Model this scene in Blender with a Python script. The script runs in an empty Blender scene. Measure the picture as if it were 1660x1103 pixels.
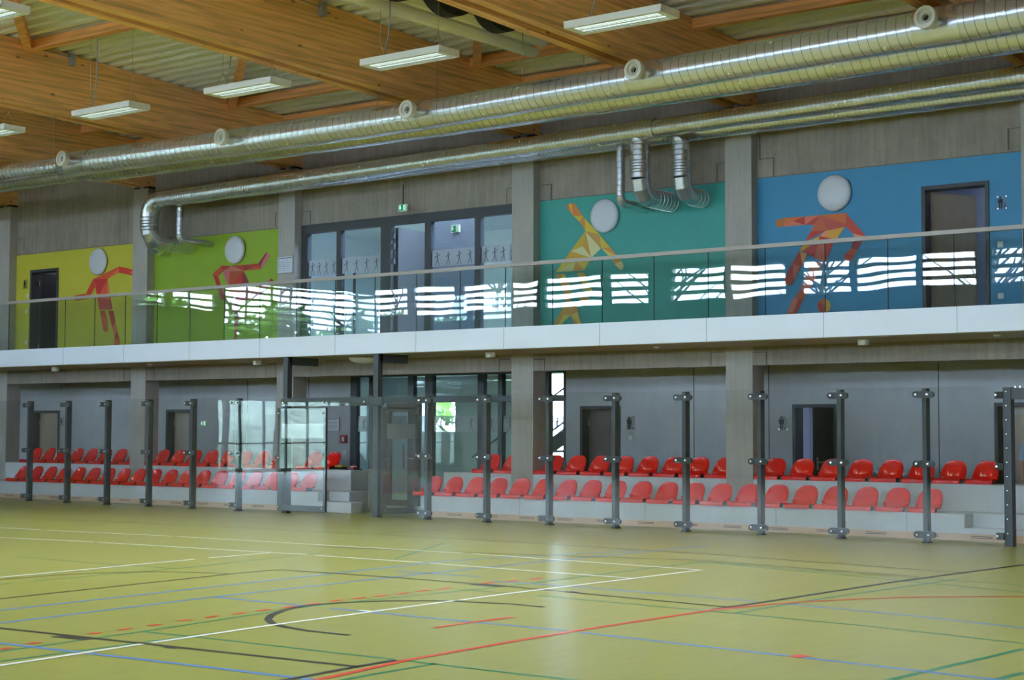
import bpy, bmesh, math, random
from math import pi, sin, cos, tan, atan2, radians
from mathutils import Vector, Matrix
random.seed(7)
S = bpy.context.scene
COL = S.collection

# ------------------------------------------------------------------ camera
F_PX, YAW, PITCH, ROLL, EYE = 2645.11, 0.6550966, 0.0554996, 0.0026959, 1.58006
_fw = Vector((-sin(YAW) * cos(PITCH), cos(YAW) * cos(PITCH), sin(PITCH)))
_r = Vector((cos(YAW), sin(YAW), 0)); _u = _r.cross(_fw)
_R = cos(ROLL) * _r + sin(ROLL) * _u
_U = -sin(ROLL) * _r + cos(ROLL) * _u
cd = bpy.data.cameras.new('camera'); cam = bpy.data.objects.new('camera', cd); COL.objects.link(cam)
cd.sensor_fit = 'HORIZONTAL'; cd.sensor_width = 36; cd.lens = F_PX / 1660 * 36; cd.clip_end = 300
cam.matrix_world = Matrix(((_R.x, _U.x, -_fw.x, 0), (_R.y, _U.y, -_fw.y, 0), (_R.z, _U.z, -_fw.z, EYE), (0, 0, 0, 1)))
S.camera = cam
def _ray(px, py): return _fw + (px - 830) / F_PX * _R - (py - 551.5) / F_PX * _U
def W(px, py, y):                       # measured point of the photo on the wall-parallel plane Y = y
    d = _ray(px, py); t = y / d.y; return Vector((t * d.x, y, EYE + t * d.z))
def G(px, py, z=0.0):                   # measured point on a horizontal plane
    d = _ray(px, py); t = (z - EYE) / d.z; return Vector((t * d.x, t * d.y, z))

# ------------------------------------------------------------------ light, world, exposure
vs = S.view_settings
vs.view_transform = 'Standard'; vs.look = 'None'; vs.gamma = 1; vs.use_curve_mapping = False; vs.exposure = 2.05
cy = S.cycles
cy.max_bounces = 10; cy.diffuse_bounces = 8; cy.glossy_bounces = 5; cy.transmission_bounces = 6; cy.transparent_max_bounces = 24
cy.sample_clamp_indirect = 8; cy.caustics_reflective = False; cy.caustics_refractive = False
SKY = 9.0
LAMP_W = 18.0
w = bpy.data.worlds.new('sky'); S.world = w; w.use_nodes = True
nt = w.node_tree; nt.nodes.clear()
o_ = nt.nodes.new('ShaderNodeOutputWorld'); b_ = nt.nodes.new('ShaderNodeBackground'); g_ = nt.nodes.new('ShaderNodeTexCoord')
sx = nt.nodes.new('ShaderNodeSeparateXYZ'); rp = nt.nodes.new('ShaderNodeValToRGB')
nt.links.new(g_.outputs['Generated'], sx.inputs[0]); nt.links.new(sx.outputs['Z'], rp.inputs[0])
rp.color_ramp.elements[0].position = 0.0; rp.color_ramp.elements[0].color = (0.57, 0.75, 1.0, 1)
rp.color_ramp.elements[1].position = 0.6; rp.color_ramp.elements[1].color = (0.51, 0.70, 1.0, 1)
nt.links.new(rp.outputs[0], b_.inputs[0]); b_.inputs[1].default_value = SKY; nt.links.new(b_.outputs[0], o_.inputs[0])
def portal(name, loc, sx_, sy_, rot):
    l = bpy.data.lights.new(name, 'AREA'); l.shape = 'RECTANGLE'; l.size = sx_; l.size_y = sy_; l.cycles.is_portal = True
    o = bpy.data.objects.new(name, l); o.location = loc; o.rotation_euler = rot; COL.objects.link(o)
FY = -4.0        # window wall behind the camera
LX = -45.0       # far end wall
RX = 4.0
portal('window_portal', (-20.5, FY + .02, 6.65), 49, 1.15, (-pi / 2, 0, 0))
portal('window_portal', (-20.5, FY + .02, 4.1), 49, .85, (-pi / 2, 0, 0))  # portal of the added lower window band
portal('window_portal', (LX + .02, -.4, 3.6), 7.2, 7.0, (pi / 2, 0, -pi / 2))
portal('window_portal', (LX + .02, 5.6, 6.3), 4, .8, (pi / 2, 0, -pi / 2))
portal('window_portal', (-23, 31.9, 1.7), 10, 2.4, (pi / 2, 0, pi))

# ------------------------------------------------------------------ materials
def lin(c): return tuple(((v / 255) / 12.92 if v / 255 <= .04045 else (((v / 255) + .055) / 1.055) ** 2.4) for v in c)
MATS = {}
def pm(name, rgb, rough=.5, metal=0, spec=.5, vary=0, scale=4, stretch=(1, 1, 1), bump=0, linear=False, coat=0):
    if name in MATS: return MATS[name]
    m = bpy.data.materials.new(name); m.use_nodes = True; MATS[name] = m
    n = m.node_tree; p = n.nodes['Principled BSDF']
    c = tuple(rgb) if linear else lin(rgb)
    p.inputs['Base Color'].default_value = (*c, 1); p.inputs['Roughness'].default_value = rough; p.inputs['Metallic'].default_value = metal
    p.inputs['Specular IOR Level'].default_value = spec; p.inputs['Coat Weight'].default_value = coat
    if vary or bump:
        tc = n.nodes.new('ShaderNodeTexCoord'); mp = n.nodes.new('ShaderNodeMapping'); mp.inputs['Scale'].default_value = stretch
        no = n.nodes.new('ShaderNodeTexNoise'); no.inputs['Scale'].default_value = scale; no.inputs['Detail'].default_value = 6; no.inputs['Roughness'].default_value = .6
        n.links.new(tc.outputs['Object'], mp.inputs[0]); n.links.new(mp.outputs[0], no.inputs[0])
        if vary:
            r = n.nodes.new('ShaderNodeValToRGB'); r.color_ramp.elements[0].position = .3; r.color_ramp.elements[1].position = .7
            r.color_ramp.elements[0].color = (*[max(0, v * (1 - vary)) for v in c], 1); r.color_ramp.elements[1].color = (*[min(1, v * (1 + vary)) for v in c], 1)
            n.links.new(no.outputs[0], r.inputs[0]); n.links.new(r.outputs[0], p.inputs['Base Color'])
        if bump:
            b = n.nodes.new('ShaderNodeBump'); b.inputs['Strength'].default_value = bump; b.inputs['Distance'].default_value = .01
            n.links.new(no.outputs[0], b.inputs['Height']); n.links.new(b.outputs[0], p.inputs['Normal'])
    return m
def concrete(name, rgb, streak=.16, sc=(5, 5, .35)):
    m = pm(name, rgb, .75, spec=.3); n = m.node_tree; p = n.nodes['Principled BSDF']
    tc = n.nodes.new('ShaderNodeTexCoord'); c = lin(rgb)
    def noise(scale, stretch, det=6):
        mp = n.nodes.new('ShaderNodeMapping'); mp.inputs['Scale'].default_value = stretch
        no = n.nodes.new('ShaderNodeTexNoise'); no.inputs['Scale'].default_value = scale; no.inputs['Detail'].default_value = det; no.inputs['Roughness'].default_value = .65
        n.links.new(tc.outputs['Object'], mp.inputs[0]); n.links.new(mp.outputs[0], no.inputs[0]); return no
    a = noise(2.2, sc); b = noise(.9, (1, 1, 1)); d = noise(40, (1, 1, 1), 2)
    mx = n.nodes.new('ShaderNodeMath'); mx.operation = 'ADD'; n.links.new(a.outputs[0], mx.inputs[0]); n.links.new(b.outputs[0], mx.inputs[1])
    m2 = n.nodes.new('ShaderNodeMath'); m2.operation = 'MULTIPLY_ADD'; m2.inputs[1].default_value = .4; n.links.new(d.outputs[0], m2.inputs[0]); n.links.new(mx.outputs[0], m2.inputs[2])
    r = n.nodes.new('ShaderNodeMapRange'); r.inputs[1].default_value = .85; r.inputs[2].default_value = 1.55; r.inputs[3].default_value = 1 - streak; r.inputs[4].default_value = 1 + streak
    n.links.new(m2.outputs[0], r.inputs[0])
    ml = n.nodes.new('ShaderNodeVectorMath'); ml.operation = 'SCALE'; ml.inputs[0].default_value = c; n.links.new(r.outputs[0], ml.inputs['Scale']); n.links.new(ml.outputs[0], p.inputs['Base Color'])
    bp = n.nodes.new('ShaderNodeBump'); bp.inputs['Strength'].default_value = .25; bp.inputs['Distance'].default_value = .006
    n.links.new(m2.outputs[0], bp.inputs['Height']); n.links.new(bp.outputs[0], p.inputs['Normal'])
    return m
def timber(name, axis, rgb):
    m = pm(name, rgb, .55, spec=.35); n = m.node_tree; p = n.nodes['Principled BSDF']; tc = n.nodes.new('ShaderNodeTexCoord'); c = Vector(lin(rgb))
    st = [7, 7, 7]; st[axis] = .35
    mp = n.nodes.new('ShaderNodeMapping'); mp.inputs['Scale'].default_value = st
    no = n.nodes.new('ShaderNodeTexNoise'); no.inputs['Scale'].default_value = 2.4; no.inputs['Detail'].default_value = 5; no.inputs['Distortion'].default_value = .6
    n.links.new(tc.outputs['Object'], mp.inputs[0]); n.links.new(mp.outputs[0], no.inputs[0])
    r = n.nodes.new('ShaderNodeValToRGB'); r.color_ramp.elements[0].position = .32; r.color_ramp.elements[1].position = .68
    r.color_ramp.elements[0].color = (*(c * .74), 1); r.color_ramp.elements[1].color = (*(c * 1.2), 1); n.links.new(no.outputs[0], r.inputs[0])
    # knots
    st2 = [2.6, 2.6, 2.6]; st2[axis] = 1.3
    mk = n.nodes.new('ShaderNodeMapping'); mk.inputs['Scale'].default_value = st2; vo = n.nodes.new('ShaderNodeTexVoronoi'); vo.inputs['Scale'].default_value = 1.25
    n.links.new(tc.outputs['Object'], mk.inputs[0]); n.links.new(mk.outputs[0], vo.inputs[0])
    kr = n.nodes.new('ShaderNodeValToRGB'); kr.color_ramp.elements[0].position = .055; kr.color_ramp.elements[0].color = (1, 1, 1, 1); kr.color_ramp.elements[1].position = .10; kr.color_ramp.elements[1].color = (0, 0, 0, 1)
    n.links.new(vo.outputs['Distance'], kr.inputs[0])
    # laminations: a faint joint every 4 cm in height and every board length
    mix = n.nodes.new('ShaderNodeMixRGB'); mix.inputs[2].default_value = (*(c * .38), 1); n.links.new(kr.outputs[0], mix.inputs[0]); n.links.new(r.outputs[0], mix.inputs[1])
    sp = n.nodes.new('ShaderNodeSeparateXYZ'); n.links.new(tc.outputs['Object'], sp.inputs[0])
    fl = n.nodes.new('ShaderNodeMath'); fl.operation = 'MULTIPLY'; fl.inputs[1].default_value = 25; n.links.new(sp.outputs['Z'], fl.inputs[0])
    f2 = n.nodes.new('ShaderNodeMath'); f2.operation = 'FLOOR'; n.links.new(fl.outputs[0], f2.inputs[0])
    wn = n.nodes.new('ShaderNodeTexWhiteNoise'); wn.noise_dimensions = '1D'; n.links.new(f2.outputs[0], wn.inputs['W'])
    mr = n.nodes.new('ShaderNodeMapRange'); mr.inputs[3].default_value = .86; mr.inputs[4].default_value = 1.1; n.links.new(wn.outputs[0], mr.inputs[0])
    ml = n.nodes.new('ShaderNodeVectorMath'); ml.operation = 'SCALE'; n.links.new(mix.outputs[0], ml.inputs[0]); n.links.new(mr.outputs[0], ml.inputs['Scale']); n.links.new(ml.outputs[0], p.inputs['Base Color'])
    return m
def glass(name, tint=(.93, .96, .95), ripple=.0, refl=1.0, scale=1.2, frost=0):
    m = bpy.data.materials.new(name); m.use_nodes = True; MATS[name] = m; n = m.node_tree; n.nodes.clear()
    out = n.nodes.new('ShaderNodeOutputMaterial'); tr = n.nodes.new('ShaderNodeBsdfTransparent'); gl = n.nodes.new('ShaderNodeBsdfGlossy'); mx = n.nodes.new('ShaderNodeMixShader'); fr = n.nodes.new('ShaderNodeFresnel')
    tr.inputs[0].default_value = (*tint, 1); gl.inputs['Roughness'].default_value = 0.0; gl.inputs[0].default_value = (refl, refl, refl, 1); ge = n.nodes.new('ShaderNodeNewGeometry'); mi = n.nodes.new('ShaderNodeMapRange'); mi.inputs[3].default_value = 1.5; mi.inputs[4].default_value = 1 / 1.5
    n.links.new(ge.outputs['Backfacing'], mi.inputs[0]); n.links.new(mi.outputs[0], fr.inputs[0])
    n.links.new(fr.outputs[0], mx.inputs[0]); n.links.new(tr.outputs[0], mx.inputs[1]); n.links.new(gl.outputs[0], mx.inputs[2])
    if ripple:
        tc = n.nodes.new('ShaderNodeTexCoord'); no = n.nodes.new('ShaderNodeTexNoise'); no.inputs['Scale'].default_value = scale; no.inputs['Detail'].default_value = 1.0
        bp = n.nodes.new('ShaderNodeBump'); bp.inputs['Strength'].default_value = 1; bp.inputs['Distance'].default_value = ripple
        n.links.new(tc.outputs['Object'], no.inputs[0]); n.links.new(no.outputs[0], bp.inputs['Height']); n.links.new(bp.outputs[0], gl.inputs['Normal'])
    res = mx
    if frost:
        df = n.nodes.new('ShaderNodeBsdfDiffuse'); df.inputs[0].default_value = (.62, .65, .66, 1); m2 = n.nodes.new('ShaderNodeMixShader'); m2.inputs[0].default_value = frost
        n.links.new(mx.outputs[0], m2.inputs[1]); n.links.new(df.outputs[0], m2.inputs[2]); res = m2
    n.links.new(res.outputs[0], out.inputs[0]); return m
def duct_metal(name, pitch=.137, spiral=True, rgb=(.68, .69, .71)):
    m = pm(name, rgb, .30, .72, linear=True); n = m.node_tree; p = n.nodes['Principled BSDF']; tc = n.nodes.new('ShaderNodeTexCoord')
    sp = n.nodes.new('ShaderNodeSeparateXYZ'); n.links.new(tc.outputs['Object'], sp.inputs[0])
    at = n.nodes.new('ShaderNodeMath'); at.operation = 'ARCTAN2'; n.links.new(sp.outputs['Y'], at.inputs[0]); n.links.new(sp.outputs['Z'], at.inputs[1])
    a2 = n.nodes.new('ShaderNodeMath'); a2.operation = 'MULTIPLY'; a2.inputs[1].default_value = 1 / (2 * pi); n.links.new(at.outputs[0], a2.inputs[0])
    x2 = n.nodes.new('ShaderNodeMath'); x2.operation = 'MULTIPLY_ADD'; x2.inputs[1].default_value = 1 / pitch; n.links.new(sp.outputs['X'], x2.inputs[0]); n.links.new(a2.outputs[0], x2.inputs[2])
    fr = n.nodes.new('ShaderNodeMath'); fr.operation = 'FRACT'; n.links.new(x2.outputs[0], fr.inputs[0])
    r = n.nodes.new('ShaderNodeValToRGB'); e = r.color_ramp.elements
    e[0].position = 0; e[0].color = (.22, .22, .22, 1); e[1].position = .075; e[1].color = (1, 1, 1, 1); e2 = e.new(.05); e2.color = (.3, .3, .3, 1)
    n.links.new(fr.outputs[0], r.inputs[0])
    ml = n.nodes.new('ShaderNodeVectorMath'); ml.operation = 'MULTIPLY'; ml.inputs[1].default_value = rgb; n.links.new(r.outputs[0], ml.inputs[0])
    if spiral: n.links.new(ml.outputs[0], p.inputs['Base Color'])
    hr = n.nodes.new('ShaderNodeMath'); hr.operation = 'PINGPONG'; hr.inputs[1].default_value = .5; n.links.new(fr.outputs[0], hr.inputs[0])
    bp = n.nodes.new('ShaderNodeBump'); bp.inputs['Strength'].default_value = .35; bp.inputs['Distance'].default_value = .012
    if spiral: n.links.new(hr.outputs[0], bp.inputs['Height']); n.links.new(bp.outputs[0], p.inputs['Normal'])
    no = n.nodes.new('ShaderNodeTexNoise'); no.inputs['Scale'].default_value = 9; n.links.new(tc.outputs['Object'], no.inputs[0])
    mr = n.nodes.new('ShaderNodeMapRange'); mr.inputs[3].default_value = .16; mr.inputs[4].default_value = .32; n.links.new(no.outputs[0], mr.inputs[0]); n.links.new(mr.outputs[0], p.inputs['Roughness'])
    return m
def emit(name, rgb, s):
    m = bpy.data.materials.new(name); m.use_nodes = True; MATS[name] = m; n = m.node_tree; n.nodes.clear()
    o = n.nodes.new('ShaderNodeOutputMaterial'); e = n.nodes.new('ShaderNodeEmission'); e.inputs[0].default_value = (*lin(rgb), 1); e.inputs[1].default_value = s; n.links.new(e.outputs[0], o.inputs[0]); return m

CONC = concrete('board_concrete', (154, 143, 130), .3); CONC_L = concrete('smooth_concrete', (188, 189, 190), .09, (2, 2, .6)); CONC_T = concrete('tier_concrete', (206, 207, 208), .08, (1.5, 1.5, .8))
PILC = concrete('pillar_concrete', (178, 171, 162), .16); CONC_D = concrete('grey_concrete', (150, 150, 150), .1, (2, 2, .5))
FLOOR = pm('linoleum', (156, 156, 76), .32, spec=.5, vary=.07, scale=3, stretch=(3, .6, 1))
WOODY = timber('glulam', 1, (248, 188, 120)); WOODX = timber('spruce', 0, (244, 174, 108)); STRIP = pm('pine_strip', (214, 178, 148), .5, vary=.06, scale=3, stretch=(.5, 6, 6))
DECK = pm('painted_deck', (234, 234, 228), .5)
GALV = duct_metal('spiral_duct'); GALVW = duct_metal('spiral_duct_fine', .075); GALVP = pm('galvanised', (.66, .67, .69), .26, .8, linear=True, vary=.08, scale=12)
STEEL = pm('anthracite_steel', (74, 80, 84), .45, spec=.4); DARK = pm('dark_frame', (62, 64, 66), .5); BLACK = pm('black', (22, 22, 24), .5); BOLT = pm('bright_bolt', (.8, .8, .8), .22, 1, linear=True)
RED = pm('red_plastic', (236, 28, 20), .16, spec=.5, vary=.04, scale=2); WHITE = pm('white_panel', (236, 242, 253), .4); WHITEP = pm('white_plastic', (222, 220, 212), .4); GREY = pm('grey_plastic', (150, 150, 148), .5)
YEL = pm('yellow_paint', (204, 194, 58), .5, vary=.03); GRN = pm('green_paint', (150, 178, 40), .5, vary=.03); TEAL = pm('teal_paint', (62, 160, 148), .5, vary=.03); BLUE = pm('blue_paint', (58, 140, 182), .5, vary=.03)
RAILW = pm('brushed_steel', (178, 168, 160), .5, .25); LAMPW = pm('lamp_white', (236, 236, 236), .4); HEADW = pm('opal_glass', (214, 214, 220), .3)
PANE = glass('balcony_glass', (.90, .95, .935), .0016, 1.0, 1.0); PANEB = glass('barrier_glass', (.955, .97, .965), .0010, 1.0, .8); PANEW = glass('window_glass', (.84, .88, .92), 0); FROST = glass('frosted_film', (.8, .82, .84), 0, frost=.42); CLEAR = glass('clear_pane', (.97, .98, .98))
LOUV = emit('lamp_glow', (236, 255, 244), .30); REFL = pm('lamp_louver', (.78, .82, .80), .25, 1, linear=True)
DOORW = pm('beech_door', (178, 160, 138), .5, vary=.05, scale=2, stretch=(5, 5, .5)); DOORG = pm('grey_door', (168, 174, 184), .5); DOORB = pm('brown_door', (112, 100, 90), .5); BROWN = pm('brown_frame', (96, 80, 68), .5)
PLAST = pm('room_plaster', (190, 198, 214), .7); PLASTW = pm('foyer_plaster', (206, 212, 220), .7); MESHN = pm('black_net', (34, 34, 38), .7, bump=1, scale=60); BEIGE = pm('curtain_beige', (238, 232, 214), .55)
STAIR = pm('stair_steel', (60, 64, 70), .5); GRASS = pm('grass', (96, 128, 52), .9, vary=.2, scale=3); LEAF = pm('foliage', (98, 138, 46), .8, vary=.35, scale=5, bump=1); BARK = pm('bark', (84, 68, 54), .9, vary=.2, scale=8, stretch=(3, 3, .5))
PAPER = pm('paper', (216, 220, 228), .5); INK = pm('ink', (70, 74, 86), .6); ALARM = pm('alarm_red', (168, 30, 36), .4); SIGNG = emit('exit_green', (0, 150, 100), .22); SIGNW = emit('exit_white', (225, 255, 240), .24)
YBOX = pm('yellow_box', (214, 190, 50), .5); SKIN = pm('skin', (198, 150, 122), .55); SHIRT = pm('light_blue_shirt', (168, 192, 220), .8); TROU = pm('black_cloth', (26, 26, 30), .8); HAIR = pm('dark_hair', (40, 30, 24), .6)
LINE = {k: pm('line_' + k, c, .32, spec=.5) for k, c in dict(white=(240, 242, 238), blue=(92, 134, 204), red=(224, 72, 52), green=(50, 128, 92), black=(54, 52, 48)).items()}

# ------------------------------------------------------------------ mesh helpers
class MB:
    def __init__(s): s.v = []; s.f = []; s.m = []; s.sm = []
    def add(s, verts, faces, mi=0, smooth=False):
        b = len(s.v); s.v += [tuple(x) for x in verts]
        for f in faces: s.f.append(tuple(b + i for i in f)); s.m.append(mi); s.sm.append(smooth)
        return s
    def box(s, x0, x1, y0, y1, z0, z1, mi=0):
        x0, x1 = min(x0, x1), max(x0, x1); y0, y1 = min(y0, y1), max(y0, y1); z0, z1 = min(z0, z1), max(z0, z1)
        v = [(x, y, z) for z in (z0, z1) for y in (y0, y1) for x in (x0, x1)]
        return s.add(v, [(0, 2, 3, 1), (4, 5, 7, 6), (0, 1, 5, 4), (2, 6, 7, 3), (0, 4, 6, 2), (1, 3, 7, 5)], mi)
    def hexa(s, b, t, mi=0):      # bottom and top quads
        return s.add(list(b) + list(t), [(3, 2, 1, 0), (4, 5, 6, 7), (0, 1, 5, 4), (1, 2, 6, 5), (2, 3, 7, 6), (3, 0, 4, 7)], mi)
    def poly(s, pts, mi=0): return s.add(pts, [tuple(range(len(pts)))], mi)
    def prism(s, pts, d, mi=0):   # polygon extruded along vector d
        n = len(pts); d = Vector(d); a = [Vector(p) for p in pts]; b = [p + d for p in a]
        return s.add(a + b, [tuple(range(n))[::-1], tuple(range(n, 2 * n))] + [(i, (i + 1) % n, n + (i + 1) % n, n + i) for i in range(n)], mi)
    def tube(s, path, r, n=12, mi=0, caps=True):
        P = [Vector(p) for p in path]; k = len(P); R = r if isinstance(r, (list, tuple)) else [r] * k
        T = [(P[min(i + 1, k - 1)] - P[max(i - 1, 0)]).normalized() for i in range(k)]
        for i in range(1, k - 1): T[i] = ((P[i] - P[i - 1]).normalized() + (P[i + 1] - P[i]).normalized()).normalized() if (P[i] - P[i-1]).length > 1e-6 and (P[i+1] - P[i]).length > 1e-6 else T[i]
        up = Vector((0, 0, 1)) if abs(T[0].z) < .9 else Vector((0, 1, 0)); nx = T[0].cross(up).normalized(); vs_ = []
        for i in range(k):
            nx = (nx - T[i] * nx.dot(T[i])).normalized(); ny = T[i].cross(nx)
            c = 1.0
            if 0 < i < k - 1:
                q = T[i].dot((P[i + 1] - P[i]).normalized()); c = 1 / max(q, .5)
            bend = ((P[i + 1] - P[i]).normalized() - (P[i] - P[i - 1]).normalized()) if 0 < i < k - 1 else Vector((0, 0, 0))
            bd = bend.normalized() if bend.length > 1e-5 else None
            for j in range(n):
                a = 2 * pi * j / n; d = nx * cos(a) + ny * sin(a)
                if bd: d = d + bd * d.dot(bd) * (c - 1)
                vs_.append(P[i] + d * R[i])
        fs = [(i * n + j, i * n + (j + 1) % n, (i + 1) * n + (j + 1) % n, (i + 1) * n + j) for i in range(k - 1) for j in range(n)]
        s.add(vs_, fs, mi, True)
        if caps: s.add(vs_[:n], [tuple(range(n))[::-1]], mi); s.add(vs_[-n:], [tuple(range(n))], mi)
        return s
    def lathe(s, prof, c, axis=(0, 0, 1), n=24, mi=0, sx_=1):   # prof: (r, h)
        A = Vector(axis).normalized(); u = A.cross(Vector((0, 0, 1)) if abs(A.z) < .9 else Vector((1, 0, 0))).normalized(); v = A.cross(u); c = Vector(c)
        vs_ = [c + A * h + (u * cos(2 * pi * j / n) + v * sin(2 * pi * j / n)) * r for r, h in prof for j in range(n)]
        fs = [(i * n + j, i * n + (j + 1) % n, (i + 1) * n + (j + 1) % n, (i + 1) * n + j) for i in range(len(prof) - 1) for j in range(n)]
        return s.add(vs_, fs, mi, True)
    def build(s, name, mats, parent=None, origin=None, sharp=35, **props):
        me = bpy.data.meshes.new(name)
        if origin is None:
            if parent is not None: origin = parent_world(parent)
            else:
                n = max(1, len(s.v)); origin = Vector((sum(v[0] for v in s.v) / n, sum(v[1] for v in s.v) / n, min(v[2] for v in s.v)))
        origin = Vector(origin)
        me.from_pydata([Vector(v) - origin for v in s.v], [], s.f)
        for m in (mats if isinstance(mats, (list, tuple)) else [mats]): me.materials.append(m)
        me.polygons.foreach_set('material_index', s.m); me.polygons.foreach_set('use_smooth', s.sm)
        bm = bmesh.new(); bm.from_mesh(me); bmesh.ops.remove_doubles(bm, verts=bm.verts, dist=1e-5); bmesh.ops.recalc_face_normals(bm, faces=bm.faces); bm.to_mesh(me); bm.free()
        if any(s.sm): me.set_sharp_from_angle(angle=radians(sharp))
        o = bpy.data.objects.new(name, me); COL.objects.link(o)
        if parent is not None: o.parent = parent; o.location = origin - parent_world(parent)
        else: o.location = origin
        for k, v in props.items(): o[k] = v
        return o
def parent_world(o):
    l = Vector(o.location)
    while o.parent is not None: o = o.parent; l += Vector(o.location)
    return l
def thing(name, loc, label, cat, group=None, kind=None):
    o = bpy.data.objects.new(name, None); o.empty_display_size = .1; o.location = loc; COL.objects.link(o); tag(o, label, cat, group, kind); return o
def tag(o, label, cat, group=None, kind=None):
    o['label'] = label; o['category'] = cat
    if group: o['group'] = group
    if kind: o['kind'] = kind
    return o
def struct(o, label, cat): return tag(o, label, cat, None, 'structure')
def dup(root, loc, label, group=None):
    r = root.copy(); COL.objects.link(r); r.location = loc; r['label'] = label
    if group: r['group'] = group
    for ch in KIDS(root):
        c = ch.copy(); COL.objects.link(c); c.parent = r
        for g in KIDS(ch):
            d = g.copy(); COL.objects.link(d); d.parent = c
    return r
def KIDS(o): return [c for c in COL.objects if c.parent == o]
ORD = 'first second third fourth fifth sixth seventh eighth ninth tenth eleventh twelfth thirteenth fourteenth fifteenth sixteenth seventeenth eighteenth nineteenth twentieth twenty-first twenty-second twenty-third twenty-fourth'.split()
def rng(*cuts): return sorted(cuts)
def wall_with_holes(mb, x0, x1, z0, z1, y0, y1, holes, mi=0):
    xs = sorted({x0, x1, *[h[0] for h in holes], *[h[1] for h in holes]}); zs = sorted({z0, z1, *[h[2] for h in holes], *[h[3] for h in holes]})
    xs = [x for x in xs if x0 <= x <= x1]; zs = [z for z in zs if z0 <= z <= z1]
    for a, b in zip(xs, xs[1:]):
        run = None
        for c, d in zip(zs, zs[1:]):
            hole = any(h[0] <= (a + b) / 2 <= h[1] and h[2] <= (c + d) / 2 <= h[3] for h in holes)
            if not hole: run = (run[0], d) if run else (c, d)
            if hole and run: mb.box(a, b, y0, y1, *run, mi); run = None
        if run: mb.box(a, b, y0, y1, *run, mi)

# ------------------------------------------------------------------ main planes (metres)
PY = 22.174; GY = 22.04            # barrier post line, barrier glass
FASC = 22.17                       # balcony edge
Y1, Z1 = 22.87, .385               # lower tier
YC, Z2 = 23.75, .79                # pillar front and upper tier
YU = 23.95                         # upper painted wall
YB = 25.5                          # lower rear wall
ZS = 2.99                          # balcony underside
PIL = [('pillar', -42.95, -42.45), ('pillar', -38.6, -38.1), ('A', -34.07, -33.57), ('B', -28.99, -28.495), ('C', -24.363, -23.887), ('D', -18.252, -17.757), ('E', -13.743, -13.24), ('F', -8.688, -8.19), ('G', -4.05, -3.55), ('H', .55, 1.05)]
PX = {n: (a, b) for n, a, b in PIL}

# ------------------------------------------------------------------ floor and court lines
fl = MB().add([(LX, FY, 0), (RX, FY, 0), (RX, 33, 0), (LX, 33, 0)], [(0, 1, 2, 3)]).build('floor', FLOOR, origin=(0, 0, 0))
struct(fl, 'yellow-green linoleum sports hall floor with coloured court lines', 'floor')
Lw = {k: MB() for k in LINE}; lz = dict(green=.0010, blue=.0016, black=.0022, red=.0028, white=.0034)
def line(col, pts, wd=.05, dz=0):
    P = [G(x, y) for x, y in pts]; L = []; Rr = []
    for i in range(len(P)):
        t = (P[min(i + 1, len(P) - 1)] - P[max(i - 1, 0)]); t.z = 0; t.normalize(); n = Vector((-t.y, t.x, 0)) * wd * .62
        L.append(P[i] + n); Rr.append(P[i] - n)
    z = lz[col] + dz
    for i in range(len(P) - 1): Lw[col].add([(*v.xy, z) for v in (L[i], Rr[i], Rr[i + 1], L[i + 1])], [(0, 1, 2, 3)])
line('white', [(-60, 853), (65, 859.5)]); line('white', [(77, 860.5), (280, 870)]); line('white', [(287, 870.4), (750, 897.5)]); line('white', [(766, 898.5), (1137, 925)])
line('white', [(-60, 869), (152, 879.5)]); line('white', [(160, 880), (497, 900)]); line('white', [(510, 901), (685, 913)]); line('white', [(697, 914), (1022, 938.3)])
line('white', [(-60, 1089), (0, 1080), (230, 1045)]); line('white', [(246, 1043), (440, 1014.5), (735, 975)]); line('white', [(745, 974), (830, 962.5), (1137, 925)])
line('white', [(-60, 942.5), (315, 907.5)]); line('white', [(338, 905.5), (437, 897)]); line('white', [(583, 990.5), (600, 992)])
line('blue', [(-60, 1037), (0, 1043.5), (240, 1071), (510, 1103), (620, 1116)]); line('blue', [(345, 968.5), (495, 982.5)]); line('blue', [(535, 987), (830, 1015), (918, 1023)]); line('blue', [(940, 1026), (1290, 1065.5), (1495, 1089), (1660, 1108)])
line('blue', [(-60, 1019), (0, 1011), (345, 968.5), (685, 931), (830, 916), (1150, 885)]); line('blue', [(-60, 996), (0, 990), (725, 910), (1030, 893)], .05); line('blue', [(800, 943), (930, 951.5), (1225, 975.5)]); line('blue', [(1280, 980), (1480, 999), (1660, 1019)]); line('blue', [(640, 926), (780, 936)])
line('green', [(-60, 1065), (0, 1057), (235, 1024), (500, 983.5), (830, 950), (1140, 911)], .04); line('green', [(235, 1025), (320, 1033.5), (640, 1070)], .04); line('green', [(665, 1072.5), (830, 1092), (920, 1102), (1010, 1112)], .04)
line('green', [(-60, 1082), (0, 1073), (765, 971), (900, 954)], .04); line('green', [(540, 1106), (610, 1093), (707, 1076.5)], .04); line('green', [(870, 966), (1190, 995), (1420, 1017), (1660, 1044)], .04)
line('green', [(1190, 995), (1340, 970), (1550, 940)], .04); line('green', [(1390, 1114), (1442, 1103), (1660, 1052.5)], .05); line('green', [(1580, 1112), (1660, 1091)], .05); line('green', [(1130, 911), (1400, 936), (1660, 961)], .04); line('green', [(1150, 912), (1440, 935), (1660, 949)], .03)
line('green', [(20, 902.5), (150, 913), (285, 922.5)], .03); line('green', [(50, 943), (300, 921), (520, 897)], .03); line('green', [(0, 948), (20, 946)], .03); line('green', [(765, 958), (830, 962.5)], .03); line('green', [(640, 907), (720, 881)], .03)
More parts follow.
